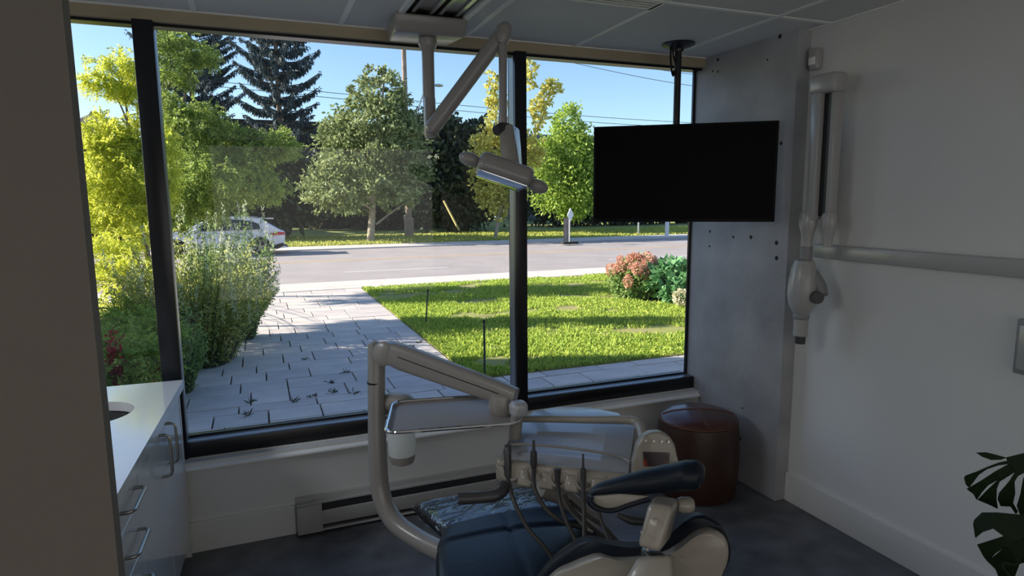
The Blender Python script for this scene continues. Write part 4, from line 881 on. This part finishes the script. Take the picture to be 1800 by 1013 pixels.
locust('locust_tree', 'feathery bright green locust tree filling the left end of the large pane', gp(300, 17),
       [pxblob(300, 110, 40, 70, 17), pxblob(345, 85, 34, 20, 17), pxblob(330, 215, 60, 45, 17), pxblob(350, 320, 90, 60, 16.5), pxblob(430, 275, 50, 26, 17), pxblob(490, 250, 45, 20, 17), pxblob(460, 325, 45, 26, 17), pxblob(400, 240, 40, 26, 17), pxblob(300, 370, 30, 40, 16)], 3700, 'leaf_locust', leaflet=.055)
locust('yellow_locust', 'yellow-green feathery tree glowing in the narrow left pane', gp(262, 13),
       [pxblob(215, 310, 62, 60, 13), pxblob(245, 245, 30, 36, 13), pxblob(185, 215, 36, 10, 13), pxblob(246, 150, 18, 50, 13), pxblob(200, 145, 40, 12, 13), pxblob(210, 110, 30, 12, 13), pxblob(215, 375, 60, 22, 13), pxblob(180, 250, 30, 16, 13), pxblob(290, 300, 20, 80, 13)], 3000, 'leaf_bright', Lr=.22, leaflet=.045, tr=.06)
# spruces
def spruce(label, px, Y, Rr, z1):
    p = gp(px, Y); t = thing('spruce_tree', (p.x, p.y, GZ), label, 'tree', None); mb = MB(); mb.tube([(p.x, p.y, GZ), (p.x, p.y, z1)], [.28, .04], 10)
    Ps, Ds, Ls = [], [], []; z = 2.0
    while z < z1-.3:
        f = (z1-z)/(z1-1); r = Rr*min(1, f*2.4)*random.uniform(.85, 1.05); nb = 7; a0_ = random.uniform(0, 6)
        for k in range(nb):
            a = a0_+2*PI*k/nb+random.uniform(-.25, .25); d = np.array([math.cos(a), math.sin(a), 0]); rr = r*random.uniform(.8, 1.12); m = int(rr*46)+4; zk = z+random.uniform(-.12, .12)
            s_ = np.sort(rng.random(m)**.85); sl_ = random.uniform(.22, .40)
            pts = np.array([p.x, p.y, zk])+d*(s_[:, None]*rr)+np.stack([np.zeros(m), np.zeros(m), rr*(sl_*s_-.45*s_*(1-s_))], 1)
            Ps.append(pts+rng.normal(size=(m, 3))*np.array([.07, .07, .02])); dd = np.tile([0, 0, -1.0], (m, 1))+d*.2+rng.normal(size=(m, 3))*.16; Ds.append(dd); Ls.append(.26+.22*np.sin(PI*s_))
            Ps.append(pts+rng.normal(size=(m, 3))*.04); Ds.append(np.tile(d, (m, 1))+rng.normal(size=(m, 3))*.35); Ls.append(np.full(m, .24))
            mb.tube([(p.x, p.y, zk), tuple(pts[m//2]), tuple(pts[-1])], [.05, .035, .015], 4)
        z += random.uniform(.72, .92)
    mb.build('trunk', 'bark', t); L_ = np.concatenate(Ls); leaves('needles', np.concatenate(Ps), np.concatenate(Ds), L_, L_*.30, 'needle', t)
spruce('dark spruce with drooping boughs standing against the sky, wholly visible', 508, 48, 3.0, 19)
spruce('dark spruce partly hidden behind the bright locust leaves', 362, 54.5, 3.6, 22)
# ---- shrubs
def stems_shrub(name, label, c, n_st, h, spread_, lm, plume=0, cat='shrub', per=46, L=.06, W_=.016):
    t = thing(name, (c[0], c[1], GZ), label, cat); P, D = [], []; PP, PD = [], []; mb = MB()
    for k in range(n_st):
        a = random.uniform(0, 2*PI); r = spread_*math.sqrt(random.random()); b = np.array([c[0]+math.cos(a)*r*.45, c[1]+math.sin(a)*r*.45, GZ]); hh = h*(random.uniform(.5, 1.0) if random.random() < .9 else random.uniform(1.05, 1.35)); lean = np.array([math.cos(a), math.sin(a), 0])*r*.8
        s_ = rng.random(per)**.75; pts = b+lean*(s_[:, None]**1.5)+np.stack([np.zeros(per), np.zeros(per), s_*hh], 1)+rng.normal(size=(per, 3))*.022
        P.append(pts); D.append(rng.normal(size=(per, 3))*.8+np.array([0, 0, .7]))
        e = b+lean+np.array([0, 0, hh]); mb.tube([tuple(b), tuple(b+lean*.35+np.array([0, 0, hh*.5])), tuple(e)], [.006, .004, .002], 4)
        if random.random() < plume: m = 26; q = e+np.stack([np.zeros(m), np.zeros(m), rng.random(m)*.28-.1], 1)+rng.normal(size=(m, 3))*.012; PP.append(q); PD.append(rng.normal(size=(m, 3))*.4+np.array([0, 0, 1]))
    mb.build('stems', 'stake_green', t); leaves('foliage', np.concatenate(P), np.concatenate(D), L, W_, lm, t)
    if PP: leaves('plumes', np.concatenate(PP), np.concatenate(PD), .05, .014, 'plume', t)
def g3(px, py): p = at(px, py, Z=GZ); return (p.x, p.y)
stems_shrub('tall_shrub', 'olive green wispy shrub before the white car', g3(352, 640), 300, 1.45, .85, 'leaf_olive', .2, per=80, L=.07, W_=.022)
stems_shrub('tall_shrub', 'grey-green feathery shrub with pale plumes at the edge of the paved path', g3(418, 596), 240, 1.55, .6, 'leaf_shrub', .6, per=80, L=.07, W_=.022)
stems_shrub('low_shrub', 'low dark green shrub in the shade at the foot of the left mullion', g3(318, 690), 120, .8, .3, 'leaf_shrub')
stems_shrub('low_shrub', 'small leafy plant spilling onto the shaded paving', g3(395, 632), 50, .55, .35, 'leaf_shrub')
locust('ferny_shrub', 'ferny green shrub low in the narrow left pane', Vector((*g3(225, 560), 0)), [pxblob(215, 580, 60, 45, 9), pxblob(225, 640, 60, 50, 7.5), pxblob(260, 600, 40, 50, 8)], 1700, 'leaf_lime', cat='shrub', Lr=.2, leaflet=.035, tr=.02, droop=-.1)
locust('airy_shrub', 'airy yellow-green shrub before the road in the narrow left pane', Vector((*g3(215, 530), 0)), [pxblob(215, 420, 55, 18, 12), pxblob(225, 500, 60, 45, 11), pxblob(205, 455, 50, 25, 11.5)], 700, 'leaf_bright', cat='shrub', Lr=.22, leaflet=.04, tr=.02, droop=.0)
rf = thing('red_flower', (*g3(205, 668), GZ), 'tall dark red flower spike low in the narrow left pane', 'flower')
pb = at(206, 640, Y=7.2)
P = np.array([pb.x, pb.y, pb.z])+rng.normal(size=(260, 3))*np.array([.03, .03, .16]); leaves('petals', P, rng.normal(size=(260, 3))+np.array([0, 0, .6]), .05, .03, 'petal_red', rf)
MB().tube([(pb.x, pb.y, GZ), (pb.x, pb.y, pb.z+.2)], .006, 6).build('stem', 'stake_green', rf)
pb2 = at(262, 655, Y=7.4); rf2 = thing('red_flower', (pb2.x, pb2.y, GZ), 'loose orange-red flower cluster next to the left mullion foot', 'flower')
P = np.array(pb2)+rng.normal(size=(180, 3))*np.array([.10, .08, .07]); leaves('petals', P, rng.normal(size=(180, 3)), .045, .028, 'petal_red', rf2); MB().tube([(pb2.x, pb2.y, GZ), tuple(pb2)], .005, 6).build('stem', 'stake_green', rf2)
# hydrangeas
def hyd(name, label, c, rad, h, n_, L, W_, lm, heads, pm, hr):
    t = thing(name, (c[0], c[1], GZ), label, 'shrub'); mb = MB()
    for k in range(26):
        a = random.uniform(0, 2*PI); mb.tube([(c[0], c[1], GZ), (c[0]+math.cos(a)*rad*.4, c[1]+math.sin(a)*rad*.4, GZ+h*.5), (c[0]+math.cos(a)*rad*.8, c[1]+math.sin(a)*rad*.8, GZ+h*random.uniform(.5, .95))], [.010, .007, .004], 5)
    mb.build('stems', 'bark', t)
    P, D = cloud([(c[0], c[1], GZ+h*.45, rad, rad, h*.5), (c[0], c[1], GZ+h*.3, rad*.8, rad*.8, h*.35)], n_, per=8, spread=.14, shell=.55); P[:, 2] = np.maximum(P[:, 2], GZ+.03); leaves('foliage', P, D, L, W_, lm, t)
    for (x, y_, z, rr, sz) in heads:
        m = int(260*rr/.1); q = unit(rng.normal(size=(m, 3)))*np.array([rr, rr, rr*sz])*rng.uniform(.75, 1, (m, 1))+np.array([x, y_, z]); leaves('flower_head', q, q-np.array([x, y_, z])+rng.normal(size=(m, 3))*.05, .045, .04, pm, t)
c1_ = (8.0, 12.3); hs = []
for k in range(44):
    a = random.uniform(0, 2*PI); r = .66*math.sqrt(random.random()); hs.append((c1_[0]+math.cos(a)*r, c1_[1]+math.sin(a)*r, GZ+random.uniform(.70, .98)+(.2 if k < 3 else 0)-.32*(r/.66)**2, .095, 1.4))
hyd('hydrangea_bush', 'hydrangea bush with dusty pink flower heads on the lawn edge', c1_, .62, .95, 5200, .09, .055, 'leaf_shrub', hs, 'petal_pink', .1)
c2_ = (8.55, 11.5)
wh_ = at(1198, 523, Y=10.8); wh2 = at(1222, 505, Y=11.0); wh3 = at(1216, 498, Y=11.2)
hyd('hydrangea_bush', 'large-leaved green hydrangea with white ball flowers beside the concrete pier', c2_, .70, .95, 2300, .17, .11, 'leaf_big', [(wh_.x, wh_.y, wh_.z, .17, 1), (wh2.x, wh2.y, wh2.z, .12, 1)], 'petal_cream', .17)
hyd('hydrangea_bush', 'leafy hydrangea mostly hidden behind the concrete pier', (9.2, 10.6), .62, .9, 1500, .16, .10, 'leaf_big', [], 'petal_cream', .1)
# ---- lawn stakes
for (px, pyb, pyt), lab in (((852, 662, 567), 'thin dark green garden stake nearest the shaded paving'), ((748, 570, 512), 'thin leaning garden stake further out on the lawn')):
    p = at(px, pyb, Z=GZ); q = at(px+(4 if px < 800 else -1), pyt, Y=p.y); t = thing('garden_stake', (p.x, p.y, GZ), lab, 'stake')
    MB().tube([(p.x, p.y, GZ-.05), tuple(q)], .014, 8).build('rod', 'stake_green', t); MB().tube([tuple(q), (q.x, q.y, q.z+.03)], .019, 8).build('cap', 'black_plastic', t)
# ---- utility pole, lamp, wires, guy guard, sign, posts
up = gp(722, 40); t = thing('utility_pole', (up.x, up.y, GZ), 'tall wooden utility pole carrying wires beyond the road', 'pole')
MB().tube([(up.x, up.y, GZ), (up.x, up.y, 15)], [.20, .12], 14).build('pole_shaft', 'pole_wood', t)
e0 = at(733, 195, Y=39.8); e1 = at(748, 158, Y=39.5); e2 = at(768, 150, Y=39.3)
MB().tube([(up.x, up.y, e0.z-.8), tuple(e0), tuple(e1), tuple(e2)], .045, 8, smooth=6).build('lamp_arm', 'galv', t)
MB().ellipsoid(e2+Vector((.1, 0, 0)), (.32, .14, .09), 16, 8).build('lamp_head', 'galv', t)
MB().box(up.x-.26, up.x+.26, up.y-.24, up.y+.24, GZ, GZ+1.2, bevel=.03).build('pole_guard', 'pole_wood', t)
def wire(lab, a, b_, Y, sag=.6):
    p, q = at(*a, Y=Y[0]), at(*b_, Y=Y[1]); d_ = q-p; p2, q2 = p-d_*.15, q+d_*.6; t_ = MB().tube([tuple(p2), tuple((p2+q2)/2-Vector((0, 0, sag))), tuple(q2)], .018, 5, smooth=12).build('overhead_wire', 'wire')
    tag(t_, lab, 'wire')
wire('uppermost thin wire crossing the sky above the television', (985, 104), (1238, 147), (40, 36), .3)
wire('faint wire at the very top of the far right sky', (1100, 113), (1238, 131), (42, 40), .1)
wire('wire crossing the sky low beside the yellow tree, upper of two', (440, 146), (1238, 207), (40, 40), .5)
wire('wire crossing the sky low beside the yellow tree, lower of two', (440, 154), (1238, 214), (40, 40), .6)
wire('single wire across the white sky in the narrow left pane', (135, 37), (236, 43), (42, 42), .1)
p, q = at(780, 353, Y=40), at(807, 405, Y=39); t = MB().tube([tuple(p), tuple(q)], .07, 8).build('guy_wire_guard', 'pole_yellow'); tag(t, 'leaning yellow guy wire guard before the dark trees', 'guard')
sg = at(1001, 430, Z=GZ); stp = at(1002, 378, Y=sg.y); t = thing('road_sign', (sg.x, sg.y, GZ), 'grey diamond-shaped road sign seen edge-on on a weighted base', 'road sign')
MB().tube([(sg.x, sg.y, GZ), (sg.x, sg.y, stp.z+.3)], .035, 8).build('post', 'galv', t)
dd_ = Vector((.45, .25, 0))*.52; MB().extrude_poly([stp+Vector((0, 0, .34)), stp+dd_, stp-Vector((0, 0, .34)), stp-dd_], (.02, -.03, 0)).build('sign_plate', 'sign_back', t, smooth=False)
MB().box(sg.x-.42, sg.x+.42, sg.y-.2, sg.y+.2, GZ+.03, GZ+.14, bevel=.02).build('weighted_base', 'tyre', t)
for (px, pyt, pyb, m_, r_, lab) in [(995, 385, 424, 'pole_wood', .14, 'short brown wooden post behind the diamond road sign'), (1122, 393, 414, 'galv', .05, 'thin grey post under the television screen'), (1172, 392, 417, 'sign_back', .12, 'white post on the far verge next to the pier')]:
    p = at(px, pyb, Z=GZ); q = at(px, pyt-2, Y=p.y); t = MB().tube([(p.x, p.y, GZ-.1), (p.x, p.y, q.z)], r_, 10).build('verge_post', m_); tag(t, lab, 'post')
# ---- buildings
def building(name, lab, x0, x1, y0, y1, z1, wm, rm, gable=0, wins=6):
    t = thing(name, ((x0+x1)/2, y0, GZ), lab, 'building'); box('wall', wm, t, x0, x1, y0, y1, GZ-.3, z1, smooth=False)
    if gable: MB().hull8([(x0-.6, y0-.8, z1), (x1+.6, y0-.8, z1), (x1+.6, y1+.8, z1), (x0-.6, y1+.8, z1)], [(x0+gable, (y0+y1)/2-.1, z1+2.2), (x1-gable, (y0+y1)/2-.1, z1+2.2), (x1-gable, (y0+y1)/2+.1, z1+2.2), (x0+gable, (y0+y1)/2+.1, z1+2.2)]).build('roof', rm, t, smooth=False)
    else: box('roof', rm, t, x0-.4, x1+.4, y0-.5, y1+.4, z1, z1+.5, smooth=False)
    for k in range(wins):
        xa = x0+(x1-x0)*(k+.3)/wins; f_ = box('window', 'house_roof', t, xa, xa+1.6, y0-.06, y0, 1.2, 2.8, smooth=False); box('pane', 'window_dark', f_, xa+.1, xa+1.5, y0-.08, y0-.05, 1.3, 2.7, smooth=False)
a = at(300, 214, Y=60); b_ = at(600, 214, Y=60)
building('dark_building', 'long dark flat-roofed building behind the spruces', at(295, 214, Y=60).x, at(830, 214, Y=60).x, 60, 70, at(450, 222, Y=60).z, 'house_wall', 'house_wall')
building('gabled_house', 'low house with grey pitched roof in the narrow left pane', at(60, 250, Y=44).x, at(192, 250, Y=44).x, 47, 53.5, at(170, 246, Y=46).z, 'house_wall', 'house_roof', gable=2.0, wins=3)
building('blue_building', 'blue-grey building behind the lime green tree', at(920, 240, Y=62).x, at(1300, 240, Y=62).x, 62, 72, at(950, 246, Y=62).z, 'blue_wall', 'blue_wall', wins=5)
